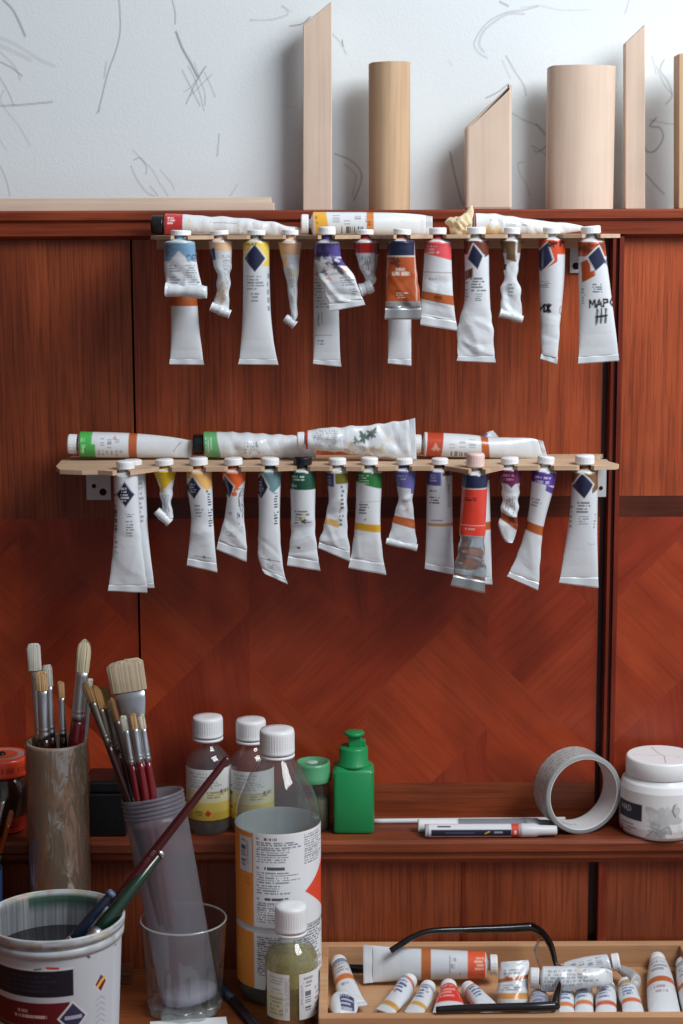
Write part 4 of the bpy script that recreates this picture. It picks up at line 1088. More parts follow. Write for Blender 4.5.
lying('white paint tube with red-orange and copper bands, lying right on lower shelf', [(424.5, 432, 424.5, 456.5), (445, 433, 445, 457), (470, 434.5, 470, 457.5), (490, 437, 492, 458), (510, 437.5, 512, 458.3), (530, 438, 534, 458.5), (538, 440, 544, 458.5)],
      (3.5, 10.5, 9.6), paint=pG, crumple=.6, cstart=.6, crimp=(543, 441, 548, 459), group=GB, seed=47, pw=2, Y=-.036)
tube('small violet striped tube peeking out behind the red-orange banded tube', [(478, 437, 483, 447), (484, 434, 490, 445), (490, 431, 498, 443), (493, 430.5, 503, 442)], (1, 6, 5), plane=((0, -.016, 0), NY), crumple=1, cstart=.0, pw=1, bmin=1.5,
     paint=lambda p: p.band(3, 10, (110, 100, 160)), group=GB, seed=48)
# crumpled cream rag between the lying tubes
def rag():
    bmx = bmesh.new()
    bmesh.ops.create_icosphere(bmx, subdivisions=5, radius=1.0)
    ctr = PY(459, 224, -.045); sc = mmpx(ctr)
    rs = np.random.RandomState(5)
    dirs = [np.array(v) / np.linalg.norm(v) for v in rs.normal(size=(26, 3))]
    for v in bmx.verts:
        n = np.array(v.co)
        d = 1.0
        for k, dd in enumerate(dirs):
            a = np.dot(n, dd)
            d -= .22 * max(0, a - .72) * 3 * (1 if k % 2 else .4)
        d += .1 * math.sin(n[0] * 9 + n[2] * 5) * math.sin(n[1] * 7 + 2 * n[2])
        x, y, zz = n * d
        hx = x * 17 * (1 - .25 * max(0, zz)); hz = zz * 12
        if zz > .3: hz += (zz - .3) * 22 * max(0, .3 + x); hx += (zz - .3) * 12
        v.co = Vector(ctr + np.array([hx * sc, y * 14 * sc, max(hz, -11) * sc]))
    me = bpy.data.meshes.new('rag'); bmx.to_mesh(me); bmx.free()
    for p_ in me.polygons: p_.use_smooth = True
    me.set_sharp_from_angle(angle=.5)
    o = link('crumpled_rag', me, plain('cream_rag', (216, 200, 166), .85, bump=.6, bscale=400, var=.12), None, origin=(ctr[0], ctr[1], ZUP))
    tagit(o, 'crumpled cream rag sitting on the upper shelf between two lying tubes', 'rag')
rag()
# ================================================================ vessels
M_CLEAR = thinclear('clear_plastic', (236, 240, 240), 1.45, .05, haze=.11, hazecol=(216, 220, 224), reflect=1.6)
M_CLEARG = thinclear('clear_glass_jar', (226, 232, 228), 1.5, .04, haze=.04)
M_LABEL = vcol('printed_label', rough=.5, spec=.35)
M_GLASS = thinclear('tumbler_glass', (240, 243, 243), 1.5, .03, haze=.05, hazecol=(214, 218, 220), reflect=1.8)


def facing(c):
    d = np.array([CAMP[0] - c[0], CAMP[1] - c[1], 0]); return d / np.linalg.norm(d)


def wrap(name, parent, c, rf, z0, z1, a0, a1, paint, mat=None, off=.0004, base=(226, 228, 230), res=.55):
    """printed skin on a round vessel; rf(z) radius; q = px-sized units down from z1, w = arc units from the front"""
    sc = mmpx((c[0], c[1], z1)); r = rf((z0 + z1) / 2)
    nv = int((z1 - z0) / sc / res) + 2; nu = int(r * (a1 - a0) / sc / res) + 2
    zz = np.linspace(z1, z0, nv); aa = np.linspace(a0, a1, nu)
    f = facing(c); sd = np.array([-f[1], f[0], 0])   # to the viewer's right
    if sd[0] < 0: sd = -sd
    R = np.array([rf(q) for q in zz]) + off
    V = np.zeros((nv, nu, 3))
    V += np.array([c[0], c[1], 0])
    V += R[:, None, None] * (np.cos(aa)[None, :, None] * f + np.sin(aa)[None, :, None] * sd)
    V[..., 2] = zz[:, None]
    Q = np.repeat(((z1 - zz) / sc)[:, None], nu, 1); Wd = np.repeat((aa * r / sc)[None, :], nv, 0)
    p = Paint(Q, Wd, Wd / r * sc, np.ones_like(Q), base)
    paint(p)
    return link(name, grid_mesh(V, False, p.c), mat or M_LABEL, parent)


def ctr(px, Y, z):
    """axis point of a vessel standing at height z whose axis shows at column px"""
    rel = np.array([0, Y, z + .06]) - CAMP
    dep = rel @ FWD
    py = 512 - FPX * (rel @ UPV) / dep
    x = PY(px, py, Y)[0]
    return np.array([x, Y, z])


def cap_lathe(r, h, rib=(40, .0005), top=.0012):
    return [(0, 0), (r, 0), (r, h * .1)] + [(r, h * (.12 + .7 * i / 4)) for i in range(5)] + [(r * .985, h * .9), (r - top, h), (r * .5, h), (0, h)]


def bottle(label, px, Y, z, prof, capspec, labels, liquid=None, mat=None, group=None, name='plastic_bottle', cat='bottle', neckring=True, capmat=None):
    """prof: list (side y px, r px) from top to base (y measured on the silhouette)"""
    c = ctr(px, Y, z); root = empty(name, c, label, cat, group)
    sc = mmpx((c[0], Y, z + .05))
    Z = [ZY(y, Y) for y, r in prof]; Rr = [r * sc for y, r in prof]
    Z[-1] = z
    pts = [(rr, zz - z) for rr, zz in zip(Rr, Z)]          # top -> bottom
    outer = pts[:-1] + [(pts[-1][0], .002), (pts[-1][0] * .93, 0), (0, .001)]
    body_ = link('bottle_body', lathe(outer, c, n=72), mat or M_CLEAR, root)
    rf = lambda q: float(np.interp(q, Z[::-1], Rr[::-1]))
    cy0, cy1, cr = capspec[:3]
    zc1, zc0 = ZY(cy0, Y), ZY(cy1, Y)
    cap_ = link('cap', lathe(cap_lathe(cr * sc, zc1 - zc0), (c[0], c[1], zc0), n=120, rib=(40, cr * sc * .03, (zc1 - zc0) * .11, (zc1 - zc0) * .84)), capmat or M_CAPW, root)
    if neckring:
        link('neck_ring', lathe([(cr * sc * .8, -.001), (cr * sc * 1.0, -.001), (cr * sc * 1.0, .0018), (cr * sc * .8, .0018)], (c[0], c[1], zc0 - .0032), n=60), capmat or M_CAPW, cap_)
    for (y0, y1, a0, a1, fn, base) in labels:
        wrap('label', body_, c, rf, ZY(y1, Y), ZY(y0, Y), a0, a1, fn, base=base)
    if liquid:
        yl_, lm = liquid
        zz = ZY(yl_, Y)
        zs = np.linspace(z + .0015, zz, 14)
        lp = [(0, .0015)] + [(max(rf(q) - .0012, .001) * (.93 if i == 0 else 1), q - z) for i, q in enumerate(zs)] + [(0, zz - z)]
        link('liquid', lathe(lp, c, n=60), lm, root)
    return root, c, sc, rf


M_SOLV = thinclear('clear_liquid', (232, 230, 222), 1.2, .2, haze=.18, hazecol=(220, 216, 210), reflect=.4)
OR = (232, 146, 58)
BOT = [ ]
# ---- large solvent bottle on the table
def lab_up(p):
    p.band(-1, 300, OR, w0=-66, w1=-26); p.band(0, 300, (222, 224, 226), w0=-34.5, w1=-26) if False else None
    p.band(6, 42, (216, 218, 220), w0=-46, w1=-27.5); p.bars(10, 37, -43, -36, vert=False, seed=4, step=1.1); p.micro(10, 40, -35, -32, 2, vert=True, seed=3)
    p.micro(46, 56, -36, -30, 2, (190, 110, 50), seed=5)
    p.micro(3, 8, -22, -18, 1); p.micro(3, 8, -14, 2, 1, (88, 92, 104), seed=3, a=1)
    p.micro(8, 30, -22, 24, 9, (136, 142, 152), seed=7, a=.95); p.micro(33, 38, -22, -18, 1); p.micro(33, 38, -14, 14, 1, (88, 92, 104), seed=5, a=1)
    p.micro(39, 51, -22, 24, 5, (136, 142, 152), seed=11, a=.95); p.micro(52, 62, -22, 14, 4, (136, 142, 152), seed=13, a=.95)
    p.micro(65, 69, -22, -18, 1); p.micro(65, 69, -14, 24, 1, (88, 92, 104), seed=6, a=1); p.micro(70, 92, -22, 24, 9, (136, 142, 152), seed=15, a=.95)
    p.micro(3, 34, 27, 62, 13, (134, 139, 150), seed=17, a=.9)
    p.diamond(62, 64, 27, 36, col=(222, 76, 50), border=(226, 228, 230)); p.diamond(62, 76, 15, 14, col=(24, 20, 22), border=(222, 76, 50))
    p.band(-1, 1.2, (238, 238, 240)); p.band(4, 300, (222, 222, 220), w0=-200, w1=-66)
def lab_lo(p):
    p.band(-1, 6, (196, 200, 204))  # grey strip imitates the pale, lit clear gap between the labels
    p.band(6, 300, OR, w0=-66, w1=-26); p.micro(9, 50, -22, 10, 18, (94, 100, 112), seed=4, a=.95); p.micro(2, 50, 14, 60, 18, (104, 110, 122), seed=8, a=.9)
    p.stroke([(28, -50), (34, -46), (40, -50), (34, -54), (28, -50)], 1, (220, 190, 90)); p.stroke([(34, -46), (34, -54)], .8, (220, 190, 90)); p.band(4, 300, (222, 222, 220), w0=-200, w1=-66)
yo = -.134
bottle('large clear solvent bottle with white and orange label and red hazard diamond', 279, yo, .75,
       [(753, 14), (760, 17.5), (767, 22.5), (775, 28), (785, 33.5), (796, 38.3), (806, 41), (816, 42), (912, 42), (915, 41.4), (919, 42), (975, 42), (984, 41), (990, 38)],
       (728.5, 752, 17.2), [(820, 912, -math.pi, math.pi, lab_up, (226, 229, 232)), (912.3, 973, -math.pi, math.pi, lab_lo, (226, 229, 232))], liquid=(935, M_SOLV), name='solvent_bottle')
# ---- small bottle in front with yellow liquid
M_OIL = thinclear('yellow_oil', (240, 230, 184), 1.2, .2, haze=.26, hazecol=(232, 218, 150), reflect=.4)
def lab_s(p):
    p.band(-1, 300, (222, 220, 190), w1=0, a=.0)
    p.micro(3, 12, -25, -4, 3, (150, 156, 150), seed=3); p.micro(15, 22, -25, -6, 2, (160, 170, 130), seed=5); p.band(22, 46, (206, 204, 130), a=.55, w1=8); p.micro(24, 44, -25, -8, 5, (130, 130, 110), seed=8, a=.6)
    p.band(-1, 300, (222, 224, 226), w0=-8.5, w1=-1); p.micro(4, 44, -7, -2, 3, (150, 150, 160), vert=True, seed=8)
def lab_s2(p):
    p.band(0, 300, (224, 226, 228)); p.bars(13, 40, 14, 21, (60, 64, 80), seed=4, step=1.2); p.micro(3, 12, 12, 24, 2, seed=8); p.micro(12, 40, 9, 12, 2, vert=True, seed=3); p.micro(16, 44, 27, 40, 5, (120, 124, 136), seed=3, a=.7)
bottle('small clear bottle of yellow oil with white cap, in front of the solvent bottle', 291.5, -.207, .75,
       [(931, 10.5), (937, 12), (942, 17), (947, 22), (954, 25.3), (962, 26.5), (1020, 26.5), (1026, 25.5)],
       (904.5, 929, 16), [(964, 1009, -1.15, -.08, lab_s, (220, 222, 218)), (964, 1009, .28, 1.5, lab_s2, (224, 226, 228))], liquid=(951, M_OIL), name='oil_bottle')
# ---- two bottles on the ledge
def lab_b(p):
    p.band(22, 90, (226, 210, 120), a=.55); p.band(34, 90, (220, 190, 66), a=.8); p.band(44, 90, (206, 170, 56), a=.8)
    p.micro(3, 9, -20, 12, 2, (150, 152, 158), seed=4); p.micro(10, 20, -20, 14, 4, (150, 152, 158), seed=7); p.micro(22, 30, -2, 20, 3, (110, 110, 80), seed=5); p.micro(20, 26, 12, 26, 1, (90, 90, 60), seed=3, a=.9)
    p.diamond(45, -1, 3.6, 3.6, col=(206, 60, 40), border=(220, 190, 66)); p.micro(42, 48, -14, -6, 2, (60, 90, 50), seed=8)
bp_ = [(738, 9), (745, 10.5), (749, 15), (754, 19.5), (759, 21.8), (764, 22.3), (822, 22.3), (829, 21)]
bottle('clear bottle with white cap and yellow label, left one of two on the ledge', 208.5, -.045, .90, bp_, (715.8, 735, 15.2), [(763, 813, -1.45, 1.45, lab_b, (222, 222, 220))], liquid=(800, M_SOLV), group='yellow labelled bottles on the ledge', name='varnish_bottle')
def lab_b2(p):
    lab_b(p); p.bars(16, 40, -30, -22, (60, 64, 70), seed=4, step=1.2)
bottle('clear bottle with white cap and pale label, right one half behind solvent bottle', 251.5, -.042, .90, bp_, (718.8, 737.5, 15), [(765, 813, -1.45, 1.45, lab_b2, (222, 222, 220))], liquid=(802, M_SOLV), group='yellow labelled bottles on the ledge', name='varnish_bottle')
# ---- jar with green lid
M_GRN = plain('green_lid_paint', (84, 156, 112), .4, coat=.2, var=.1)
c = ctr(313, -.045, .90); sc = mmpx(c)
jr = empty('glass_jar', c, 'small glass jar with green screw lid behind the solvent bottle', 'jar')
zt_, zb_ = ZY(761, -.045), ZY(780, -.045)
link('jar_body', lathe([(13 * sc, zb_ - .9 + .004), (15.5 * sc, zb_ - .9 - .002), (17 * sc, zb_ - .9 - .009), (17 * sc, .003), (15.5 * sc, 0), (0, .001)], c, n=60), M_CLEARG, jr)
link('contents', lathe([(0, .004), (15.6 * sc, .004), (15.8 * sc, .02), (15.8 * sc, .036), (9 * sc, .038), (0, .036)], c, n=40), plain('olive_sediment', (92, 84, 62), .6, var=.5, bump=.6, bscale=300), jr)
h = zt_ - zb_
lid_ = link('lid', lathe([(0, 0), (17.4 * sc, 0), (18 * sc, .001), (18 * sc, h * .3), (17.2 * sc, h * .36), (17.2 * sc, h * .85), (16.6 * sc, h), (14.5 * sc, h), (14.2 * sc, h - .001), (0, h - .001)], (c[0], c[1], zb_), n=96, rib=(36, .0004, h * .05, h * .32)), M_GRN, jr)
link('lid_stain', lathe([(0, 0), (6 * sc, 0), (5.6 * sc, .0004), (0, .0005)], (c[0] - .001, c[1], zt_ - .001), n=32), plain('dried_paint_white', (176, 196, 200), .6), lid_)
# ---- green pump bottle
M_GP = plain('green_plastic', (24, 138, 78), .42, sss=.1, coat=.1)
c = ctr(353.5, -.045, .90); sc = mmpx(c)
gb = empty('green_bottle', c, 'bright green square plastic bottle with flip nozzle on the ledge', 'bottle')
hh_ = ZY(764, -.045) - .90; hw_ = 20.3 * sc
bm = bmesh.new(); box_bm(bm, c[0] - hw_, c[0] + hw_, c[1] - .02, c[1] + .018, .90, .90 + hh_, .0045)
for v in bm.verts:
    if v.co.z > .90 + hh_ * .95:
        k = .93; v.co.x = c[0] + (v.co.x - c[0]) * k; v.co.y = c[1] + (v.co.y - c[1]) * k
me = bpy.data.meshes.new('g'); bm.to_mesh(me); bm.free()
for p_ in me.polygons: p_.use_smooth = True
me.set_sharp_from_angle(angle=.7)
link('bottle_body', me, M_GP, gb)
zz0 = .90 + hh_
z745, z728 = ZY(746, -.045), ZY(732, -.045)
link('collar', lathe([(0, -.001), (17 * sc, -.001), (16.5 * sc, .002), (14.5 * sc, .004), (14.5 * sc, z745 - zz0 - .002), (13.5 * sc, z745 - zz0), (0, z745 - zz0)], (c[0], c[1], zz0), n=60), M_GP, gb)
bm = bmesh.new()
box_bm(bm, c[0] - 5 * sc, c[0] + 8 * sc, c[1] - .006, c[1] + .006, z745 - .002, z728 - .003, .0015)
box_bm(bm, c[0] + 2 * sc, c[0] + 12 * sc, c[1] - .004, c[1] + .004, z745 - .001, z745 + 7 * sc, .0012)
me = bpy.data.meshes.new('g'); bm.to_mesh(me); bm.free()
link('nozzle', me, M_GP, gb)
link('nozzle_disc', lathe([(0, 0), (9 * sc, 0), (10 * sc, .001), (10 * sc, .003), (9 * sc, .0042), (0, .0045)], (c[0] + .001, c[1], z728 - .0035), n=40), M_GP, gb)
# ---- white plastic jar at right
def lab_j(p):
    p.band(20, 37, (40, 44, 60), w0=-52, w1=-18); p.word('HAD', 24, -46, 5, 4, .9, (190, 194, 204)); p.micro(40, 54, -48, -20, 4, (130, 134, 144), seed=5)
    p.diamond(50, -47, 3.8, 3.8, col=(206, 60, 40), border=(224, 226, 228)); p.micro(56, 62, -44, -20, 2, (150, 152, 160), seed=8)
    p.blot(34, 4, 14, (182, 186, 186), .9, 2); p.blot(46, -4, 9, (150, 156, 156), .6, 4); p.blot(26, 10, 8, (196, 198, 198), .8, 1); p.blot(30, -8, 5, (205, 206, 206), .9, 3); p.blot(50, 20, 8, (208, 208, 206), .8, 5)
    p.stroke([(40, -12), (44, 0), (40, 8), (48, 12)], 1, (110, 116, 120), .7); p.stroke([(18, 14), (24, 12), (30, 15)], 1.2, (40, 44, 46), .8); p.stroke([(52, 2), (44, -6), (50, -12)], .9, (120, 124, 126), .7)
    for i in range(6): p.stroke([(46, 22 + i * 4), (56, 26 + i * 4)], .8, (130, 132, 132), .5)
    for i in range(5): p.stroke([(58, 20 + i * 5), (46, 24 + i * 5)], .6, (150, 152, 152), .5)
def lid_col(th, pr):
    n = len(th); q = pr[:, 0][:, None] * np.cos(th)[None, :] * 1000; w = pr[:, 0][:, None] * np.sin(th)[None, :] * 1000
    p = Paint(q, w, w, np.ones_like(q), (228, 230, 232))
    p.f = np.repeat((pr[:, 1] > .024)[:, None], n, 1).astype(float)
    p.stroke([(-30, -6), (-8, -3), (0, 0), (4, 2), (30, -1)], 1.0, (110, 112, 114), .8); p.stroke([(0, 0), (2, -14), (-2, -34)], .8, (140, 140, 142), .7); p.stroke([(2, 0), (3, 14), (0, 30)], .7, (150, 150, 152), .6); p.blot(10, 16, 3, (222, 206, 150), .6)
    return p.c
c = ctr(661, -.050, .90); sc = mmpx(c); Yj = -.050
wj = empty('paint_jar', c, 'white plastic jar with screw lid and navy label at right end of ledge', 'jar')
zl0, zl1 = ZY(773, Yj), ZY(756, Yj)
jp = [(33 * sc, zl0 - .9 + .002), (34 * sc, zl0 - .9 - .002), (38 * sc, zl0 - .9 - .006), (40.3 * sc, zl0 - .9 - .013), (40.6 * sc, .012), (39.5 * sc, .004), (37 * sc, 0), (0, .001)]
M_WP = plain('white_jar_plastic', (226, 228, 230), .35, coat=.1)
link('jar_body', lathe(jp, c, n=96), M_WP, wj)
rfj = lambda q: float(np.interp(q - .9, [0, .004, .012, zl0 - .9 - .013, zl0 - .9 - .006, zl0 - .9 - .002], [37 * sc, 39.5 * sc, 40.6 * sc, 40.3 * sc, 38 * sc, 34 * sc]))
wrap('label', wj, c, rfj, .904, zl0 - .004, -1.5, 1.5, lab_j, base=(226, 228, 230))
hl = zl1 - zl0
rr_ = [(r_ * sc, hl) for r_ in np.linspace(33.5, 0, 30)]
link('lid', lathe([(0, 0), (34.5 * sc, 0), (35 * sc, .001), (35 * sc, hl * .9)] + rr_, (c[0], c[1], zl0), n=180, colf=lambda th, pr: lid_col(th, np.stack([pr[:, 0], pr[:, 1] - hl + .0245], 1))), vcol('jar_lid_plastic', .38), wj)
# ---- tape roll
M_TAPE = vcol('tape_layers', rough=.4, coat=.2)
fc = PY(584, 793, -.066); sc = mmpx(fc)
ang = math.radians(17)
axd = np.array([-math.sin(ang), math.cos(ang), 0])          # front to back, turned to the left
ro, ri, wd_ = .0445, .0392, .035
fc[2] = .90 + ro
def tape_outer(th, pr):
    q = np.repeat((pr[:, 1] / sc)[:, None], len(th), 1); w = np.repeat((th * ro / sc)[None, :], len(pr), 0)
    p = Paint(q, w, w, np.ones_like(q), (178, 182, 182)); p.micro(4, 46, 0, 260, 7, (128, 136, 138), seed=3, fill=.6, a=.6); p.band(-5, .8, (150, 154, 154))
    return p.c
def tape_inner(th, pr):
    q = np.repeat((pr[:, 1] / sc)[:, None], len(th), 1); w = np.repeat((th * ri / sc)[None, :], len(pr), 0)
    p = Paint(q, w, w, np.ones_like(q), (206, 210, 212)); p.micro(10, 22, 0, 60, 1, (130, 136, 150), seed=3, fill=.8, th=.2); p.micro(24, 40, 30, 190, 2, (140, 146, 158), seed=5, fill=.75, th=.2)
    return p.c
tr_ = empty('tape_roll', (fc[0], fc[1], .90), 'wide roll of clear tape standing on the ledge beside the white jar', 'tape')
n_ = 40
link('tape', lathe([(ri + .0012, 0), (ro - .0006, 0)] + [(ro, .0006 + (wd_ - .0012) * i / n_) for i in range(n_ + 1)] + [(ro - .0006, wd_), (ri + .0012, wd_)], fc, axd, 220, colf=tape_outer, hint=(0, 0, -1)), M_TAPE, tr_)
link('core', lathe([(ri + .0014, wd_), (ri + .0014, .0005), (ri + .0008, 0), (ri, .0003)] + [(ri, .001 + (wd_ - .001) * i / n_) for i in range(n_ + 1)] + [(ri + .0014, wd_)], fc, axd, 200, colf=tape_inner, hint=(0, 0, -1)), M_TAPE, tr_)
# ---- rod and markers on the ledge
a = ctr(372, -.028, .9025); b_ = ctr(566, -.024, .9025)
o = link('white_rod', sweep([a, (a + b_) / 2, b_], .0028, 16, hint=(0, 0, 1)), plain('white_rod_plastic', (214, 216, 220), .4), None, origin=(a + b_) / 2)
tagit(o, 'long thin white rod lying along the back of the ledge', 'rod')
def marker(label, x0, x1, Y, r, skin, capcols, group):
    zc = .90 + r + .0002
    A = ctr(x0, Y, zc); B = ctr(x1, Y, zc); sc = mmpx(A); L = (x1 - x0)
    root = empty('marker_pen', ((A + B) / 2)[0:3] * np.array([1, 1, 0]) + np.array([0, 0, .90]), label, 'marker', group)
    def colf(th, pr):
        q = np.repeat((pr[:, 1] / sc)[:, None], len(th), 1); tt = ((th + math.pi) % (2 * math.pi) - math.pi)
        w = np.repeat((tt * r / sc)[None, :], len(pr), 0)
        p = Paint(q, w, w, np.ones_like(q), (214, 216, 220)); skin(p); return p.c
    nb = 180
    body_end = capcols['body']
    pr = [(0, 0), (r * .9, 0), (r, .001)] + [(r, .001 + (body_end * sc - .002) * i / nb) for i in range(nb + 1)] + [(r * .8, body_end * sc), (0, body_end * sc)]
    link('barrel', lathe(pr, A, B - A, 80, colf=colf, hint=(0, -1, .3)), M_LABEL, root)
    c0 = body_end * sc - .001; c1 = capcols['cap0'] * sc; c2 = L * sc
    link('cap', lathe([(0, c1 - .004), (r * 1.04, c1 - .004), (r * 1.04, c1), (r * 1.04, c1 + (c2 - c1) * .35), (r * .8, c1 + (c2 - c1) * .5), (r * .72, c2 - .001), (r * .6, c2), (0, c2)], A, B - A, 40), capcols['mat'], root)
    if 'clip' in capcols:
        pass
    return root
def sk1(p):
    p.band(6, 86, (34, 40, 56), w0=-1, w1=6, front=True); p.word('eotnu', 0.5, 0, 0, 0) if False else None
    p.micro(8, 30, -5.5, -2.5, 1, (60, 64, 74), seed=3, a=.9, fill=.85); p.micro(10, 60, 1.5, 4, 1, (90, 96, 120), seed=3, a=.5); p.stroke([(60, 3), (64, 1)], 1.2, (230, 190, 80)); p.micro(66, 80, 1, 4, 1, (170, 176, 190), seed=6, a=.7); p.band(86, 94, (200, 70, 56)); p.band(89, 91, (226, 226, 228), w0=0, w1=4); p.band(94, 99, (214, 216, 220)); p.band(-1, 4, (120, 124, 130), a=.6)
marker('white marker pen with dark stripe and red ring, in front on the ledge', 425, 557, -.0745, .0072, sk1, {'body': 97, 'cap0': 98, 'mat': plain('grey_white_cap', (206, 208, 212), .4)}, 'marker pens on the ledge')
def sk2(p):
    p.band(-1, 40, (212, 214, 218)); p.band(40, 200, (120, 124, 132)); p.band(2, 38, (224, 226, 228))
marker('grey and white marker pen lying behind the one with red ring', 418, 553, -.057, .0072, sk2, {'body': 108, 'cap0': 110, 'mat': plain('grey_cap', (150, 154, 160), .4)}, 'marker pens on the ledge')
# ---- black case and orange-lidded jar at the left
xa_, xb_ = ctr(86, -.05, .92)[0], ctr(127, -.05, .92)[0]
bc = empty('black_case', ((xa_ + xb_) / 2, -.045, .90), 'small black glossy case on the ledge behind the brush containers', 'case')
M_BLK = plain('black_plastic', (16, 16, 19), .3, bump=.3, bscale=90)
zc_ = ZY(779, -.065)
link('case_body', box(xa_, xb_, -.070, -.02, .90, zc_ - .014, .002), M_BLK, bc)
link('case_lid', box(xa_ - .0006, xb_ + .0006, -.0706, -.0195, zc_ - .0135, zc_, .003), M_BLK, bc)
c = ctr(3.5, -.045, .90); sc = mmpx(c)
oj = empty('glass_jar', c, 'dark jar with orange-red lid at the left edge on the ledge', 'jar')
z772, z752 = ZY(771, -.045), ZY(753, -.045)
link('jar_body', lathe([(22 * sc, z772 - .9), (24 * sc, z772 - .9 - .003), (28 * sc, z772 - .9 - .012), (28.5 * sc, z772 - .9 - .025), (24 * sc, .022), (21 * sc, .010), (20 * sc, .002), (0, .0)], c, n=72), plain('dark_brown_glass', (58, 36, 28), .12, coat=.5), oj)
wrap('label', oj, c, lambda q: float(np.interp(q - .9, [.002, .010, .022], [20 * sc, 21 * sc, 24 * sc])), .903, .921, .1, 1.2, lambda p: p.band(0, 50, (170, 40, 26)).micro(3, 12, 4, 20, 2, (60, 20, 16)), base=(170, 40, 26))
hl = z752 - z772
def lidc(th, pr):
    q = pr[:, 0][:, None] * np.cos(th)[None, :] / sc; w = pr[:, 0][:, None] * np.sin(th)[None, :] / sc
    p = Paint(q, w, w, np.ones_like(q), (246, 78, 46))
    r = np.hypot(q, w) + (pr[:, 1][:, None] < hl * .9) * 100
    p.mix((r < 21).astype(float), (168, 160, 154)); p.mix((r < 15).astype(float), (206, 84, 60)); p.mix(((r < 19) & (r > 18)).astype(float), (206, 90, 66))
    t2 = np.repeat(pr[:, 1][:, None], len(th), 1); side = (t2 > hl * .25) & (t2 < hl * .6) & (pr[:, 0][:, None] > 23 * sc)
    p.mix(side * (np.modf(np.abs(np.sin(np.floor(th * 16)) * 437))[0] < .5)[None, :], (120, 40, 40), .6)
    return p.c
lid_ = link('lid', lathe([(0, 0), (25.5 * sc, 0)] + [(26.5 * sc, hl * (.05 + .8 * i / 8)) for i in range(9)] + [(25.5 * sc, hl)] + [(r_ * sc, hl) for r_ in np.linspace(24, 0, 30)], (c[0], c[1], z772), n=140, colf=lidc), vcol('lid_enamel', .35, .3), oj)
link('lid_knob', lathe([(0, 0), (5 * sc, 0), (4.6 * sc, .002), (0, .0025)], (c[0] - 2 * sc, c[1], z752), n=24), M_BLK, lid_)

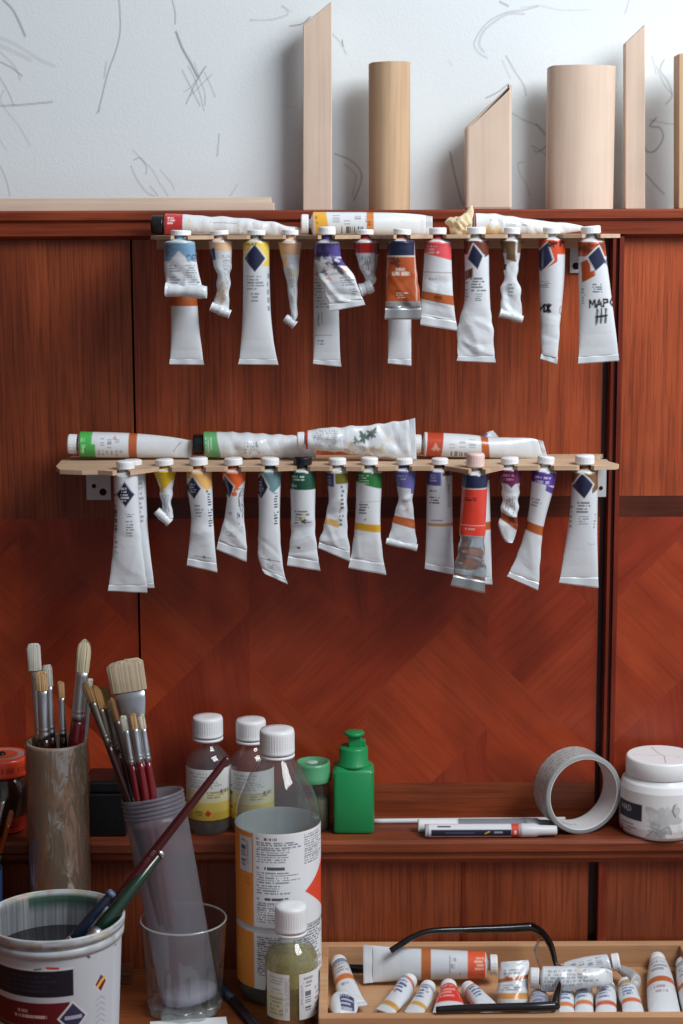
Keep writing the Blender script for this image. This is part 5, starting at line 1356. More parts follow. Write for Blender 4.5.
# ================================================================ brushes
M_BRIS = vcol('bristle_hair', rough=.7, spec=.2)
M_FER = plain('silver_ferrule', (204, 206, 210), .36, 1.0, bump=.1, bscale=60)
M_FERD = plain('tarnished_ferrule', (120, 112, 104), .38, 1.0, var=.3, bump=.2, bscale=60)
M_HR = plain('dark_red_lacquer', (108, 12, 22), .22, coat=.6)
M_HK = plain('black_red_lacquer', (42, 10, 14), .25, coat=.5)
M_HG = plain('dark_green_lacquer', (14, 44, 30), .25, coat=.5)
M_HB = plain('dark_blue_lacquer', (26, 38, 58), .28, coat=.4)
GBR_A = 'brushes standing in the cardboard tube'
def brush(label, tip, end, lb, lf, wb, wh, cols=((226, 214, 190), (200, 186, 158)), hmat=None, fmat=None, flat=.4, shape='flat', wf=None, group=None, seed=0, tipw=1.0):
    """tip,end 3D; lb bristle length, lf ferrule length, wb bristle width, wh handle width (all px-sized units)"""
    tip = np.array(tip); end = np.array(end); sc = mmpx(tip)
    ax = end - tip; L = np.linalg.norm(ax); ax = ax / L
    vd = FWD
    side = np.cross(ax, vd); side /= np.linalg.norm(side); nrm = np.cross(side, ax); nrm /= np.linalg.norm(nrm)
    rs = np.random.RandomState(seed + 300)
    mid_ = (tip + end) / 2
    root = empty('paint_brush', end, label, 'paint brush', group)
    n = 90; th = np.linspace(0, 2 * math.pi, n, endpoint=False)
    def loft(stations, ragged=0):
        V = []
        for t, wx, wy in stations:
            cc = tip + ax * t * sc
            ring = cc + (wx / 2 * sc) * np.cos(th)[:, None] * side + (wy / 2 * sc) * np.sin(th)[:, None] * nrm
            V.append(ring)
        V = np.array(V)
        if ragged:
            jit = rs.normal(size=n) * ragged * sc
            V[0] += jit[:, None] * ax; V[1] += jit[:, None] * ax * .9; V[2] += jit[:, None] * ax * .5
            V[:, :, :] += (np.repeat(rs.normal(size=(1, n)), len(V), 0) * .22 * sc)[..., None] * nrm
        return V
    k = 12; st = []
    for i in range(k + 1):
        u = i / k; t = lb * (u - 0)
        if shape == 'flat': w = wb * (tipw + (1 - tipw) * u) * (1 - .25 * (1 - min(1, u / .06)))
        elif shape == 'filbert': w = wb * (.15 + .85 * math.sqrt(max(0, 1 - (1 - min(1, u / .45)) ** 2))) * (1 - .1 * u)
        else: w = wb * (.1 + .9 * min(1, u / .5) ** .7)
        th_ = max(w * flat * (.35 + .65 * min(1, u * 1.6)), .4) if shape != 'round' else w
        st.append((t, w, th_))
    st = [(st[0][0], .01, .01)] + st
    V = loft(st, ragged=.8 if shape == 'flat' else .4)
    cc = np.zeros(V.shape[:2] + (4,))
    strk = rs.rand(n)
    a_, b__ = np.array(lin(*cols[0])), np.array(lin(*cols[1]))
    for i in range(V.shape[0]):
        u = i / (V.shape[0] - 1)
        m = np.clip(strk * .9 + u * .3 - .1, 0, 1)[:, None]
        cc[i, :, :3] = a_ * (1 - m) + b__ * m
    link('bristles', grid_mesh(V, True, cc), M_BRIS, root)
    wfb = wf if wf else wb * .95
    wy0 = wfb * flat if shape != 'round' else wfb
    fe = [(lb - 1, 0.01, .01), (lb - 1, wfb, wy0)]
    for i in range(1, 9):
        u = i / 8; s_ = u * u * (3 - 2 * u)
        fe.append((lb + lf * u * .75, wfb + (wh * .98 - wfb) * s_, wy0 + (wh * .98 - wy0) * s_))
    for u in (.78, .80, .82, .88, .90, .92): fe.append((lb + lf * u, wh * (.98 + (.1 if u in (.80, .90) else 0)), wh * (.98 + (.1 if u in (.80, .90) else 0))))
    fe += [(lb + lf, wh * .98, wh * .98), (lb + lf, wh * .5, wh * .5)]
    link('ferrule', grid_mesh(loft(fe), True), fmat or M_FER, root)
    T = L / sc; h0 = lb + lf - 2
    ha = [(h0, .01, .01), (h0, wh * .9, wh * .9), (h0 + 10, wh * 1.05, wh * 1.05), (h0 + 30, wh * 1.1, wh * 1.1), (h0 + (T - h0) * .55, wh * .85, wh * .85), (T - 2, wh * .5, wh * .5), (T, wh * .3, wh * .3), (T, .01, .01)]
    ha = [h_ for i, h_ in enumerate(ha) if i in (0, 1) or h_[0] > ha[i - 1][0] - .01]
    link('handle', grid_mesh(loft(ha), True), hmat or M_HR, root)
    return root

YA = -.122
def BA(x, y, dy=0): return PY(x, y, YA + dy)
CREAM = ((220, 212, 192), (196, 184, 156)); TAN = ((206, 170, 126), (170, 130, 88)); PALE = ((214, 212, 202), (180, 178, 164)); BRN = ((150, 116, 78), (106, 76, 50))
brush('flat brush with greyish cream bristles, leftmost in the cardboard tube', BA(33.5, 645, .012), BA(46, 860, .004), 26, 72, 13.5, 8, CREAM if False else PALE, M_HK, wf=9, seed=1, group=GBR_A)
brush('flat brush with light tan bristles and dark handle in the cardboard tube', BA(41, 673, -.014), BA(53, 880, -.012), 18, 50, 12.5, 11, TAN, M_HK, wf=10, seed=2, group=GBR_A)
brush('pale tipped flat brush behind the tan one in the cardboard tube', BA(47, 666, .004), BA(60, 870, .006), 21, 52, 10, 8.5, PALE, M_HK, wf=8, seed=3, group=GBR_A)
brush('smallest thin brush standing upright at middle of the cardboard tube', BA(61, 683, .0), BA(68, 860, .0), 15, 40, 7, 7.5, TAN, M_HK, shape='flat', wf=6, flat=.7, seed=4, group=GBR_A)
brush('large rounded cream brush with shiny ferrule and dark red handle', BA(85, 640, -.006), BA(62, 900, -.004), 33, 50, 15, 14, ((214, 204, 176), (190, 176, 142)), M_HR, shape='filbert', wf=12.5, flat=.55, seed=5, group=GBR_A)
brush('slim pale brush behind the large rounded cream brush', BA(90, 680, .014), BA(72, 880, .01), 12, 60, 6, 6, PALE, M_HK, wf=6, flat=.7, seed=6, group=GBR_A)
# cardboard tube wrapped in film
cA = ctr(62, YA, .75); scA = mmpx(cA + np.array([0, 0, .15])); rA = 30.3 * scA
zA = ZY(740, YA)
ct = empty('cardboard_tube', cA, 'tall brown cardboard tube wrapped in clear film, holding brushes', 'tube container')
Hh = zA - .75
nn = 26
def jitter(prof): return prof
link('tube_wall', lathe([(rA * .88, Hh * .02), (rA * .88, Hh - .001), (rA * .9, Hh + .0005), (rA * .985, Hh), (rA, Hh - .003)] + [(rA, Hh - .003 - (Hh - .003) * i / nn) for i in range(1, nn + 1)] + [(0, 0), (0, Hh * .02)], cA, n=72), plain('brown_cardboard', (150, 130, 110), .55, var=.15, bump=.15, bscale=120), ct)
def film():
    m, nt, b = newmat('wrinkled_clear_film')
    N = nt.nodes.new; L = nt.links.new
    out = nt.nodes['Material Output']
    tr = N('ShaderNodeBsdfTransparent'); tr.inputs[0].default_value = (.9, .89, .88, 1)
    gl = N('ShaderNodeBsdfGlossy'); gl.inputs['Roughness'].default_value = .13
    tc = N('ShaderNodeTexCoord'); mp = N('ShaderNodeMapping'); mp.inputs['Scale'].default_value = (60, 60, 18)
    nz = N('ShaderNodeTexNoise'); nz.inputs['Scale'].default_value = 1; nz.inputs['Detail'].default_value = 3; nz.inputs['Distortion'].default_value = 1.2
    L(tc.outputs['Object'], mp.inputs[0]); L(mp.outputs[0], nz.inputs['Vector'])
    bp = N('ShaderNodeBump'); bp.inputs['Strength'].default_value = .9; bp.inputs['Distance'].default_value = .004
    L(nz.outputs['Fac'], bp.inputs['Height']); L(bp.outputs[0], gl.inputs['Normal'])
    mx = N('ShaderNodeMixShader'); mx.inputs[0].default_value = .3
    L(tr.outputs[0], mx.inputs[1]); L(gl.outputs[0], mx.inputs[2]); L(mx.outputs[0], out.inputs['Surface'])
    nt.nodes.remove(b)
    return m
th = np.linspace(0, 2 * math.pi, 120, endpoint=False)
zz = np.linspace(0.002, Hh + .001, 90)
Rf = rA + .0012 + .0007 * (np.sin(th * 5 + 1)[None, :] * np.sin(zz * 60)[:, None]) + .0005 * np.abs(np.sin(th[None, :] * 4 + zz[:, None] * 90))
V = np.stack([cA[0] + Rf * np.cos(th)[None, :], cA[1] + Rf * np.sin(th)[None, :], np.repeat((.75 + zz)[:, None], 120, 1)], -1)
link('clear_film', grid_mesh(V, True), film(), ct)

# ---- translucent ribbed tube leaning in a glass
cG = ctr(184, -.176, .75)
Tb = np.array([cG[0] + .006, -.176, .7605]); Tt = PY(152, 794, -.150)
# brushes in it
def along(x, y, f, Yoff=0.0):  # point at the pixel column, depth interpolated with the leaning tube
    Yv = Tb[1] * (1 - f) + Tt[1] * f + Yoff
    return PY(x, y, Yv)
GBR_B = 'brushes standing in the translucent tube'
def bb(label, tx, ty, ex, ey, *a, off=0.0, **k):
    brush(label, along(tx, ty, 1.25, off), along(ex, ey, .3, off * .8), *a, group=GBR_B, **k)
bb('widest flat brush with tan bristles and broad shiny ferrule', 124.5, 662, 168, 930, 30, 84, 36, 12, ((196, 180, 156), (164, 146, 120)), M_HK, off=.002, wf=31, flat=.2, tipw=1.04, seed=11)
bb('small dark red handled brush with pale tip, left of three', 123.5, 717, 160, 920, 14, 35, 7, 7.5, PALE, M_HR, off=-.022, wf=6.5, flat=.6, seed=12)
bb('small dark red handled brush with brown tip, middle of three', 132.5, 715, 166, 925, 14, 34, 7.5, 7.5, TAN, M_HR, off=-.025, wf=6.5, flat=.6, seed=13)
bb('small dark red handled brush with cream tip, right of three', 141, 716, 172, 925, 13, 33, 7.5, 7.5, CREAM, M_HR, off=-.022, wf=6.5, flat=.6, seed=14)
bb('worn brown bristled brush leaning furthest left in the translucent tube', 84, 682, 174, 915, 22, 46, 9, 7, BRN, M_HK, fmat=M_FERD, off=-.014, wf=8, flat=.6, shape='filbert', seed=15)
bb('worn brush with golden brown splayed bristles in the translucent tube', 93, 686, 164, 925, 24, 44, 13, 8, ((166, 126, 76), (120, 84, 52)), M_HK, fmat=M_FERD, off=-.002, wf=9, flat=.6, shape='filbert', seed=16)
bb('worn brush with broad brown bristles, in the middle of the brown group', 102, 687, 160, 925, 22, 46, 14, 8, ((172, 132, 82), (126, 90, 56)), M_HK, fmat=M_FERD, off=.011, wf=9, flat=.6, shape='filbert', seed=17)
bb('dark brown tipped slim brush beside the widest flat brush', 111, 700, 172, 930, 22, 46, 7, 6.5, BRN, M_HK, fmat=M_FERD, off=-.009, wf=7, flat=.6, seed=18)
M_TRL = thinclear('translucent_plastic', (214, 212, 220), 1.35, .25, haze=.27, hazecol=(218, 217, 228), reflect=.8)
axT = Tt - Tb; LT = np.linalg.norm(axT); scT = mmpx(Tt); r1 = 31 * scT; r0_ = 29 * scT
pr = [(0, .001), (r0_ * .9, 0), (r0_, .003)] + [(r0_ + (r1 - r0_) * i / 20, .003 + (LT - .024) * i / 20) for i in range(1, 21)]
for i in range(40):
    t = i / 39; pr.append((r1 + .0009 * math.sin(t * 4.5 * 2 * math.pi), LT - .021 + .020 * t))
pr += [(r1, LT), (r1 - .001, LT), (r1 - .001, LT - .02)]
tt_ = empty('plastic_tube', Tb, 'translucent plastic tube with ribbed mouth leaning in the drinking glass, holding brushes', 'tube container')
link('tube_wall', lathe(pr, Tb, axT, 90), M_TRL, tt_)
link('tube_base', lathe([(0, .0015), (r0_ * .92, .0015), (r0_ * .96, .008), (r0_ * .9, .011), (0, .010)], Tb, axT, 60), plain('frosted_plastic_base', (214, 214, 218), .5), tt_)
# glass tumbler
def tumbler():
    n = 240; th = np.linspace(0, 2 * math.pi, n, endpoint=False)
    H = ZY(918, -.176) - .75; ro_t = 43 * mmpx(cG); ro_b = ro_t * .86
    root = empty('drinking_glass', cG, 'clear fluted drinking glass holding the leaning translucent tube', 'glass')
    ring = lambda r, z: np.stack([cG[0] + r * np.cos(th), cG[1] + r * np.sin(th), np.full(n, .75 + z)], -1)
    L_ = []
    for u in np.concatenate([np.linspace(.11, .62, 22), np.linspace(.64, 1, 10)]):
        r = ro_b + (ro_t - ro_b) * u
        am = .0032 * float(np.clip((.60 - u) / .1, 0, 1))
        L_.append(ring(r - am * (1 - np.abs(np.cos(th * 6))) - am * .1, u * H))
    link('glass_wall', grid_mesh(np.array(L_), True), M_GLASS, root)
    tor = []
    for a_ in np.linspace(0, 2 * math.pi, 13): tor.append(ring(np.full(n, ro_t - .0008 + .0011 * math.cos(a_)), H + .0011 * math.sin(a_)))
    link('glass_rim', grid_mesh(np.array(tor), True), M_GRIM, root)
    B_ = [ring(np.full(n, 1e-5), .0006), ring(np.full(n, ro_b * .9), 0.0)]
    for u in np.linspace(.01, .11, 5):
        r = ro_b + (ro_t - ro_b) * u
        B_.append(ring(r - .0035 * (1 - np.abs(np.cos(th * 6))), u * H))
    B_ += [ring(np.full(n, ro_b * .84), .0098), ring(np.full(n, 1e-5), .0085)]
    link('glass_base', grid_mesh(np.array(B_), True), M_GSOLID, root)
M_GSOLID = thinclear('thick_glass', (236, 240, 240), 1.6, .08, haze=.3, hazecol=(214, 218, 218), reflect=2.5)
M_GRIM = thinclear('glass_edge_glint', (236, 240, 240), 1.6, .1, haze=.5, hazecol=(226, 230, 230), reflect=2.5)  # white haze imitates the bright glint along the rim
tumbler()

# ---- paint pail
cP = ctr(56.5, -.258, .75)
HP = .1365; scP = mmpx(cP + np.array([0, 0, HP])); RP = 70 * scP
pl_ = empty('plastic_pail', cP, 'white plastic pail with paint smeared rim and dark label, bottom left', 'pail')
def smear(th, pr):
    q = np.repeat((pr[:, 1] * 1000)[:, None], len(th), 1); w = np.repeat((th * RP / scP)[None, :], len(pr), 0)
    p = Paint(q, w, w, np.ones_like(q), (184, 188, 192))
    rs = np.random.RandomState(3)
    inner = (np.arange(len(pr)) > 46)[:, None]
    for i in range(260):
        qc, wc = rs.uniform(122, 139), rs.uniform(0, 440)
        col = [(150, 150, 120), (60, 90, 70), (180, 170, 120), (196, 120, 90), (120, 124, 128), (140, 150, 156), (214, 212, 170)][rs.randint(7)]
        d = np.hypot((q - qc) / rs.uniform(.6, 1.6), (w - wc) / rs.uniform(2, 14))
        p.mix(np.clip(1.2 - d, 0, 1), col, .6)
    # inside: paint runs
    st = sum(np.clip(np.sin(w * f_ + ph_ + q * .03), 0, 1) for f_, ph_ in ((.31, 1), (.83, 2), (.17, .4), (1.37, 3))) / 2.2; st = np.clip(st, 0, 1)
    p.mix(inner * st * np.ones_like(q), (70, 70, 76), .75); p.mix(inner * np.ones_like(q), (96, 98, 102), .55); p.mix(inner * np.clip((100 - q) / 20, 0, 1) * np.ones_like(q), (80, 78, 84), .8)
    gm = ((w > 180) & (w < 260)) * inner * np.clip((q - 116) / 8, 0, 1)
    p.mix(gm, (34, 74, 56), .85)
    return p.c
ppr = [(0, .0015), (RP * .84, 0), (RP * .86, .002)] + [(RP * (.86 + .085 * i / 12), .002 + (HP - .022) * i / 12) for i in range(1, 13)]
ppr += [(RP * .948, HP - .0195), (RP * .985, HP - .0185), (RP * .99, HP - .012), (RP * .955, HP - .0115), (RP * .955, HP - .009), (RP * 1.0, HP - .0085), (RP * 1.005, HP - .004)] 
for i in range(8):
    a_ = math.pi * i / 7; ppr.append((RP * .982 + RP * .022 * math.cos(a_), HP - .002 + .002 * math.sin(a_)))
while len(ppr) < 47: ppr.append((ppr[-1][0] - 1e-5, ppr[-1][1] - 1e-5))
ppr += [(RP * (.93 - .075 * i / 24), HP - .006 - (HP - .012) * i / 24) for i in range(25)] + [(0, .004)]
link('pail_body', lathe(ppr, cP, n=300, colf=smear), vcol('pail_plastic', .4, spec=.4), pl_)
link('wash_water', lathe([(0, HP - .036), (RP * .905, HP - .036), (RP * .9, HP - .038), (0, HP - .038)], cP, n=60), plain('murky_water', (38, 32, 40), .15), pl_)
def lab_p(p):
    p.band(9, 38, (24, 24, 36), w1=16); p.micro(14, 34, -60, 10, 4, (44, 46, 60), seed=3, a=.6); p.band(8, 10.5, (206, 208, 210), w1=16)
    p.band(44, 74, (96, 20, 26), w1=12); p.micro(50, 56, -40, -26, 1, (190, 150, 150), seed=3, a=.9); p.micro(56, 61, -44, 0, 1, (200, 170, 170), seed=3, a=.9, fill=.85); p.band(69, 74, (120, 96, 60), w1=12); p.band(71, 73.5, (30, 26, 30), w1=12)
    p.diamond(61, 15, 15, 13, col=(52, 50, 78), border=(206, 206, 212), bw=2); p.micro(58, 64, 7, 24, 1, (170, 172, 190), seed=9, a=.9, fill=.9)
    p.diamond(33, 46, 9, 7, col=(110, 30, 34), border=(200, 200, 204)); p.stroke([(36, 42), (31, 47), (29, 51)], 3, (230, 180, 60)); p.stroke([(30, 44), (27, 48)], 1.5, (60, 70, 120))
    for i in range(9): p.stroke([(50 + i * 6, 40), (47 + i * 6, 46), (52 + i * 6, 52)], .9, (120, 126, 136), .7)
    p.band(3, 140, (196, 200, 206), w0=64, w1=88, a=.7); p.band(2, 3, (60, 40, 40), w0=66, w1=72)
    p.stroke([(0, 30), (2, 32)], 3, (90, 92, 96)); p.stroke([(7, -8), (8, 2)], 2.4, (190, 50, 40)); p.stroke([(9, -20), (8, -14)], 1.6, (60, 110, 60))
rfp = lambda q: RP * (.86 + .085 * np.clip((q - .752) / (HP - .022), 0, 1))
wrap('label', pl_, cP, rfp, .756, .75 + HP - .0215, -1.6, 1.5, lab_p, base=(186, 190, 196))
# long handled brushes resting in the pail (only the handles show)
M_HRD = plain('deep_maroon_lacquer', (66, 10, 16), .22, coat=.5)
def pailstick(label, tip, end, w, mat, tipmat=None, marks=None, name='paint_brush', cat='paint brush', tw=.7):
    tip, end = np.array(tip), np.array(end); sc = mmpx(tip); ax = end - tip; L = np.linalg.norm(ax)
    root = empty(name, end, label, cat, 'long handles leaning out of the pail')
    r = w / 2 * sc
    hd_ = link('handle', lathe([(0, 0), (r * tw * .7, .0005), (r * tw, .003), (r * .9, L * .35), (r, L * .7), (r * .9, L * .86), (0, L * .86)], tip, ax, 24), mat, root)
    link('ferrule', lathe([(0, L * .8), (r * .95, L * .8), (r * 1.05, L * .84), (r * 1.0, L * .93), (r * .5, L * .93)], tip, ax, 24), M_FER, root)
    link('bristles', lathe([(0, L * .92), (r * .95, L * .92), (r * 1.1, L * .96), (r * .3, L), (0, L)], tip, ax, 24), plain('dark_wet_bristles', (60, 50, 44), .7), root)
    if tipmat: link('end_cap', lathe([(0, -.0008), (r * .7, -.0006), (r * .86, .001), (r * .9, .004), (0, .004)], tip, ax, 24), tipmat, hd_)
    if marks: 
        bmk = bmesh.new()
        a, e1, e2 = frame(ax, CAMP - tip)
        for i in range(11):
            if i in (3, 7): continue
            t0 = L * marks[0] + i * 1.9 * sc * 1.2
            cc = tip + a * t0 + e1 * (r * .93)
            vs = [bmk.verts.new(cc + a * dx * sc + e2 * dy * sc) for dx, dy in ((-.6, -1.1), (.6, -1.1), (.6, 1.1), (-.6, 1.1))]
            bmk.faces.new(vs)
        me = bpy.data.meshes.new('mk'); bmk.to_mesh(me); bmk.free()
        link('printed_marks', me, plain('silver_print', (190, 186, 184), .5), hd_)
    return root
pailstick('long dark red brush handle sticking out of the pail across the translucent tube', PY(228.5, 757, -.205), PY(80, 946, -.258), 10, M_HRD, marks=(.50, 1), tw=.7)
pailstick('dark green brush handle with silver end sticking out of the pail', PY(161, 852, -.222), PY(84, 950, -.286), 14.5, M_HG, tipmat=M_FER, marks=None, tw=.62)
pailstick('short dark blue handle resting against the inner rim of the pail', PY(112.5, 892, -.262), PY(64, 950, -.272), 11, M_HB, tipmat=plain('blue_grey_end', (90, 110, 140), .3), tw=.7)
# ---- blue cup with brushes at the left edge
cB = ctr(-26, -.125, .75); scB = mmpx(cB)
zz_ = ZY(868, -.125)
cu = empty('blue_cup', cB, 'dark blue cup cut off by the left edge, behind the pail', 'cup')
rB = 30 * scB; HB = zz_ - .75
link('cup_wall', lathe([(0, .003), (rB * .85, .003), (rB * .94, HB), (rB, HB), (rB * .9, .001), (0, 0)], cB, n=60), plain('blue_cup_paint', (44, 66, 104), .4, coat=.2), cu)
GBC = 'brushes in the blue cup'
brush('wet brush with silver ferrule at the left edge, in front of the orange lidded jar', PY(5, 790, -.125), PY(-18, 905, -.125), 12, 30, 6, 4, ((70, 60, 56), (110, 104, 100)), M_HK, flat=.6, wf=5, seed=31, group=GBC)
brush('brush with rust coloured ferrule at the left edge, leaning to the right', PY(11.5, 812, -.14), PY(-14, 905, -.13), 14, 34, 6, 5, ((36, 24, 20), (140, 70, 40)), M_HG, fmat=plain('copper_ferrule', (176, 100, 60), .3, 1.0), flat=.6, wf=5, seed=32, group=GBC)
# ---- pen, paper, wood block on the table
A = PZ(219, 984, .7545); B = PZ(268, 1040, .7545)
pn = empty('black_pen', ((A + B) / 2) * np.array([1, 1, 0]) + np.array([0, 0, .75]), 'black pen lying on the table between the glass and the bottles', 'pen')
link('barrel', lathe([(0, .018), (.0046, .018), (.0046, .11), (.003, .135), (.0008, .142), (0, .142)], A, B - A, 24), plain('pen_black', (24, 28, 36), .3, coat=.3), pn)
link('pen_cap', lathe([(0, 0), (.0036, 0), (.0043, .002), (.0049, .006), (.0049, .045), (.0046, .045)], A, B - A, 24), plain('pen_cap_blue_black', (34, 46, 66), .3, coat=.3), pn)
a, b_, c3, d3 = [PZ(x, y, .7508) for x, y in ((150, 1022), (226, 1017), (236, 1070), (150, 1080))]
bm = bmesh.new()
lo = [bm.verts.new(p - np.array([0, 0, .0006])) for p in (a, b_, c3, d3)]; hi = [bm.verts.new(p + np.array([0, 0, .0004])) for p in (a, b_, c3, d3)]
bm.faces.new(lo[::-1]); bm.faces.new(hi)
for i in range(4): bm.faces.new((lo[i], lo[(i + 1) % 4], hi[(i + 1) % 4], hi[i]))
bmesh.ops.recalc_face_normals(bm, faces=bm.faces)
me = bpy.data.meshes.new('pp'); bm.to_mesh(me); bm.free()
o = link('paper_sheet', me, plain('white_paper', (214, 216, 218), .8), None, origin=(a + b_) / 2)
tagit(o, 'white paper sheet at the bottom edge of the picture in front of the glass', 'paper')
a = PZ(112, 985, .75); b_ = PZ(131, 983, .75)
o = link('wood_block', box(a[0], b_[0], a[1], a[1] + .03, .75, .763, .001), wood('block_wood', (120, 76, 50), (140, 92, 62), (150, 104, 74), 90, .8, plane='XY'), None, origin=((a[0] + b_[0]) / 2, a[1] + .015, .75))
tagit(o, 'small brown wood block on the table behind the pail', 'wood block')

# ================================================================ tray with tubes and glasses
TZ = .750; TF = TZ + .006; TR = .7815
x0b = PZ(326, 941, TR)[0]; yb = -.0755
yf_in, yf_out = float(PZ(450, 1012, TR)[1]), float(PZ(450, 1012, TR)[1]) - .012
xl_o = float(PZ(319.5, 975, TR)[0]); xr_o = xl_o + .40
ty = empty('wooden_tray', ((xl_o + xr_o) / 2, (yb + yf_out) / 2, TZ), 'shallow pine wood tray full of paint tubes on the table', 'tray')
link('tray_base', box(xl_o + .004, xr_o - .004, yf_out + .004, yb - .004, TZ, TF), W_TRAY, ty)
link('tray_side', box(xl_o, xr_o, yb - .012, yb, TZ, TR, .0012), W_TRAY, ty)
link('tray_side', box(xl_o, xr_o, yf_out, yf_in, TZ, TR, .0012), W_TRAY, ty)
W_TRAYS = wood('pine_tray_end', (184, 138, 100), (202, 156, 116), (218, 174, 134), 0, .6, seed=12.2, pores=.14, rough=.5, coat=.1, mott=.15, plane='XY')
link('tray_end', box(xl_o, xl_o + .009, yf_in + .0002, yb - .0122, TZ, TR, .0012), W_TRAYS, ty)
link('tray_end', box(xr_o - .009, xr_o, yf_in + .0002, yb - .0122, TZ, TR, .0012), W_TRAYS, ty)
GT = 'paint tubes lying in the wooden tray'
def flatz(z): return ((0, 0, z), NZ)
def vplane(px, py, z):
    p = PZ(px, py, z); d = CAMP - p; return (p, d / np.linalg.norm(d))
BL = (128, 148, 178)
tube('white tube with blue shoulder and copper band at the left end of the tray', [(331.5, 968, 348.5, 965), (333.5, 978, 352, 974), (336, 990, 357, 986), (340, 1001, 362, 996), (343, 1006, 365, 1001)],
     cap=(3, 12, 8.3), plane=flatz(TF + .0095), group=GT, seed=51, pw=1.6, bmin=2, crimp=(345, 1010, 367.5, 1004.5), paint=lambda p: p.band(0, 5, BL).micro(5, 14, -7, 7, 3, seed=2).band(16, 20.5, (206, 116, 60)).micro(22, 26, -6, 6, 1))
tube('crumpled white tube with navy printed label at the front left of the tray', [(331, 1001, 352, 999), (330, 1006, 357, 1004), (331, 1011, 358, 1009), (334, 1015, 356, 1014)],
     cap=(1, 2, 3), plane=flatz(TF + .012), group=GT, seed=52, crumple=1.5, cstart=0, pw=2, paint=lambda p: p.band(5, 13, (52, 58, 96), w0=-4, w1=10).micro(5, 13, -4, 10, 4, (200, 204, 216), seed=3))
def pT2(p):
    p.band(-1, 18, (226, 96, 60)); p.micro(3, 14, -8, 6, 4, (244, 200, 180), vert=True, seed=3, a=.8); p.band(54, 63, (186, 108, 58)); p.stroke([(36, -8), (36, 8)], .8, (90, 70, 90), .7); p.micro(30, 36, -8, 5, 2, (120, 120, 130), vert=True, seed=3); p.blot(26, 9, .8, (200, 80, 60))
tube('large white tube with orange-red and copper bands lying across the tray', [(485, 951, 485, 978.5), (466, 950.5, 466, 979), (430, 949, 430, 980), (400, 947.5, 400, 981), (382, 946.3, 382, 982), (373, 945.5, 373, 982.5)],
     cap=(5, 12.5, 10.2), plane=vplane(430, 966, TF + .0205), group=GT, seed=53, pw=1.8, bmin=2, paint=pT2, crimp=(363, 944.5, 363.5, 983.5))
tube('white tube with red and blue label leaning left, cap beside the large tube', [(399.5, 982, 414.5, 988), (394, 990, 410, 996), (386, 999, 402, 1006), (376, 1009, 393, 1016)],
     cap=(3, 12, 8), plane=flatz(TF + .011), group=GT, seed=54, pw=1.6, paint=lambda p: p.band(0, 4, (205, 120, 100), w0=0).band(-1, 4, BL, w1=0).micro(5, 17, -7, 7, 4, (60, 90, 140), seed=3, a=.9).blot(17, -3, 1.5, (210, 60, 50)).band(26, 29.5, (200, 150, 70)))
tube('small white tube with pale blue lettering, second leaning left in the tray', [(419, 990, 434, 992.5), (415, 997, 431.5, 1001), (409, 1005, 426, 1010), (404, 1012, 421, 1017)],
     cap=(3, 11, 8), plane=flatz(TF + .009), group=GT, seed=55, pw=1.6, paint=lambda p: p.band(-1, 3, (150, 160, 176)).micro(3, 14, -7, 7, 4, (90, 110, 150), seed=5, a=.9).band(17, 20, (210, 160, 80)))
tube('white tube with bright red band in the tray, cap pointing to the back', [(440, 991, 457.5, 990.5), (437, 998, 461, 997.5), (435, 1004, 464, 1004), (433, 1011, 467, 1011), (432, 1016, 468, 1016)],
     cap=(3, 12, 8.4), plane=flatz(TF + .0095), group=GT, seed=56, pw=1.2, paint=lambda p: p.band(-1, 15, (214, 60, 50)).micro(2, 12, -9, 7, 4, (240, 170, 160), seed=3, a=.7))
tube('small white tube with blue blots leaning right, beside the red banded tube', [(465, 994, 478, 989.5), (470, 1001, 486, 996), (477, 1009, 495, 1003), (483, 1015, 501, 1009)],
     cap=(2.5, 11, 7.6), plane=flatz(TF + .009), group=GT, seed=57, pw=1.4, crumple=.8, paint=lambda p: p.micro(3, 14, -6, 7, 4, (90, 120, 160), seed=6, a=.9).band(1, 3, (190, 140, 80)))
tube('crumpled white tube with two copper bands near the middle of the tray', [(497, 1011, 528, 1011), (497, 1000, 528, 1000), (497.5, 988, 528, 987), (498.5, 976, 528.5, 974), (500, 967, 529.5, 965), (501, 962, 528, 960)],
     cap=(1, 9, 8), plane=vplane(512, 990, TF + .016), group=GT, seed=58, crumple=1.6, cstart=.3, pw=1.2, bmin=3, paint=lambda p: p.band(12, 18, (212, 150, 84)).micro(20, 27, -10, 10, 3, seed=5).band(30, 34, (176, 100, 60), tilt=.1).blot(34, -6, 2, (200, 90, 70)).micro(36, 42, -10, 10, 2, seed=7))
tube('white tube with capped end to the right lying at the back of the tray', [(606.5, 954, 612, 972), (592, 955.5, 597, 975), (574, 959, 578, 980), (558, 965, 561, 984), (552, 968, 555, 985)],
     cap=(2.5, 10.5, 8.8), plane=vplane(585, 970, TF + .020), group=GT, seed=59, pw=1.6, crumple=.6, bmin=3, paint=lambda p: p.micro(6, 40, -7, 7, 4, seed=5, fill=.5).blot(32, 4, 3, (206, 130, 120), .7).band(44, 46, (200, 150, 100)))
tube('crumpled white tube with rows of print and cap to the left, over the small tubes', [(543, 966, 541, 991), (552, 966, 551, 992), (570, 966, 570, 991), (590, 967, 590, 988), (606, 969, 607, 985), (612, 971, 613, 982)],
     cap=(3, 12, 10.4), plane=vplane(575, 980, TF + .030), group=GT, seed=60, pw=1.6, crumple=1.4, cstart=.2, bmin=2, paint=lambda p: p.micro(4, 60, -9, 8, 5, (110, 116, 128), seed=4, fill=.6, vert=True).blot(20, 7, 2, (206, 110, 90), .8).blot(36, -8, 3, (210, 190, 160), .6))
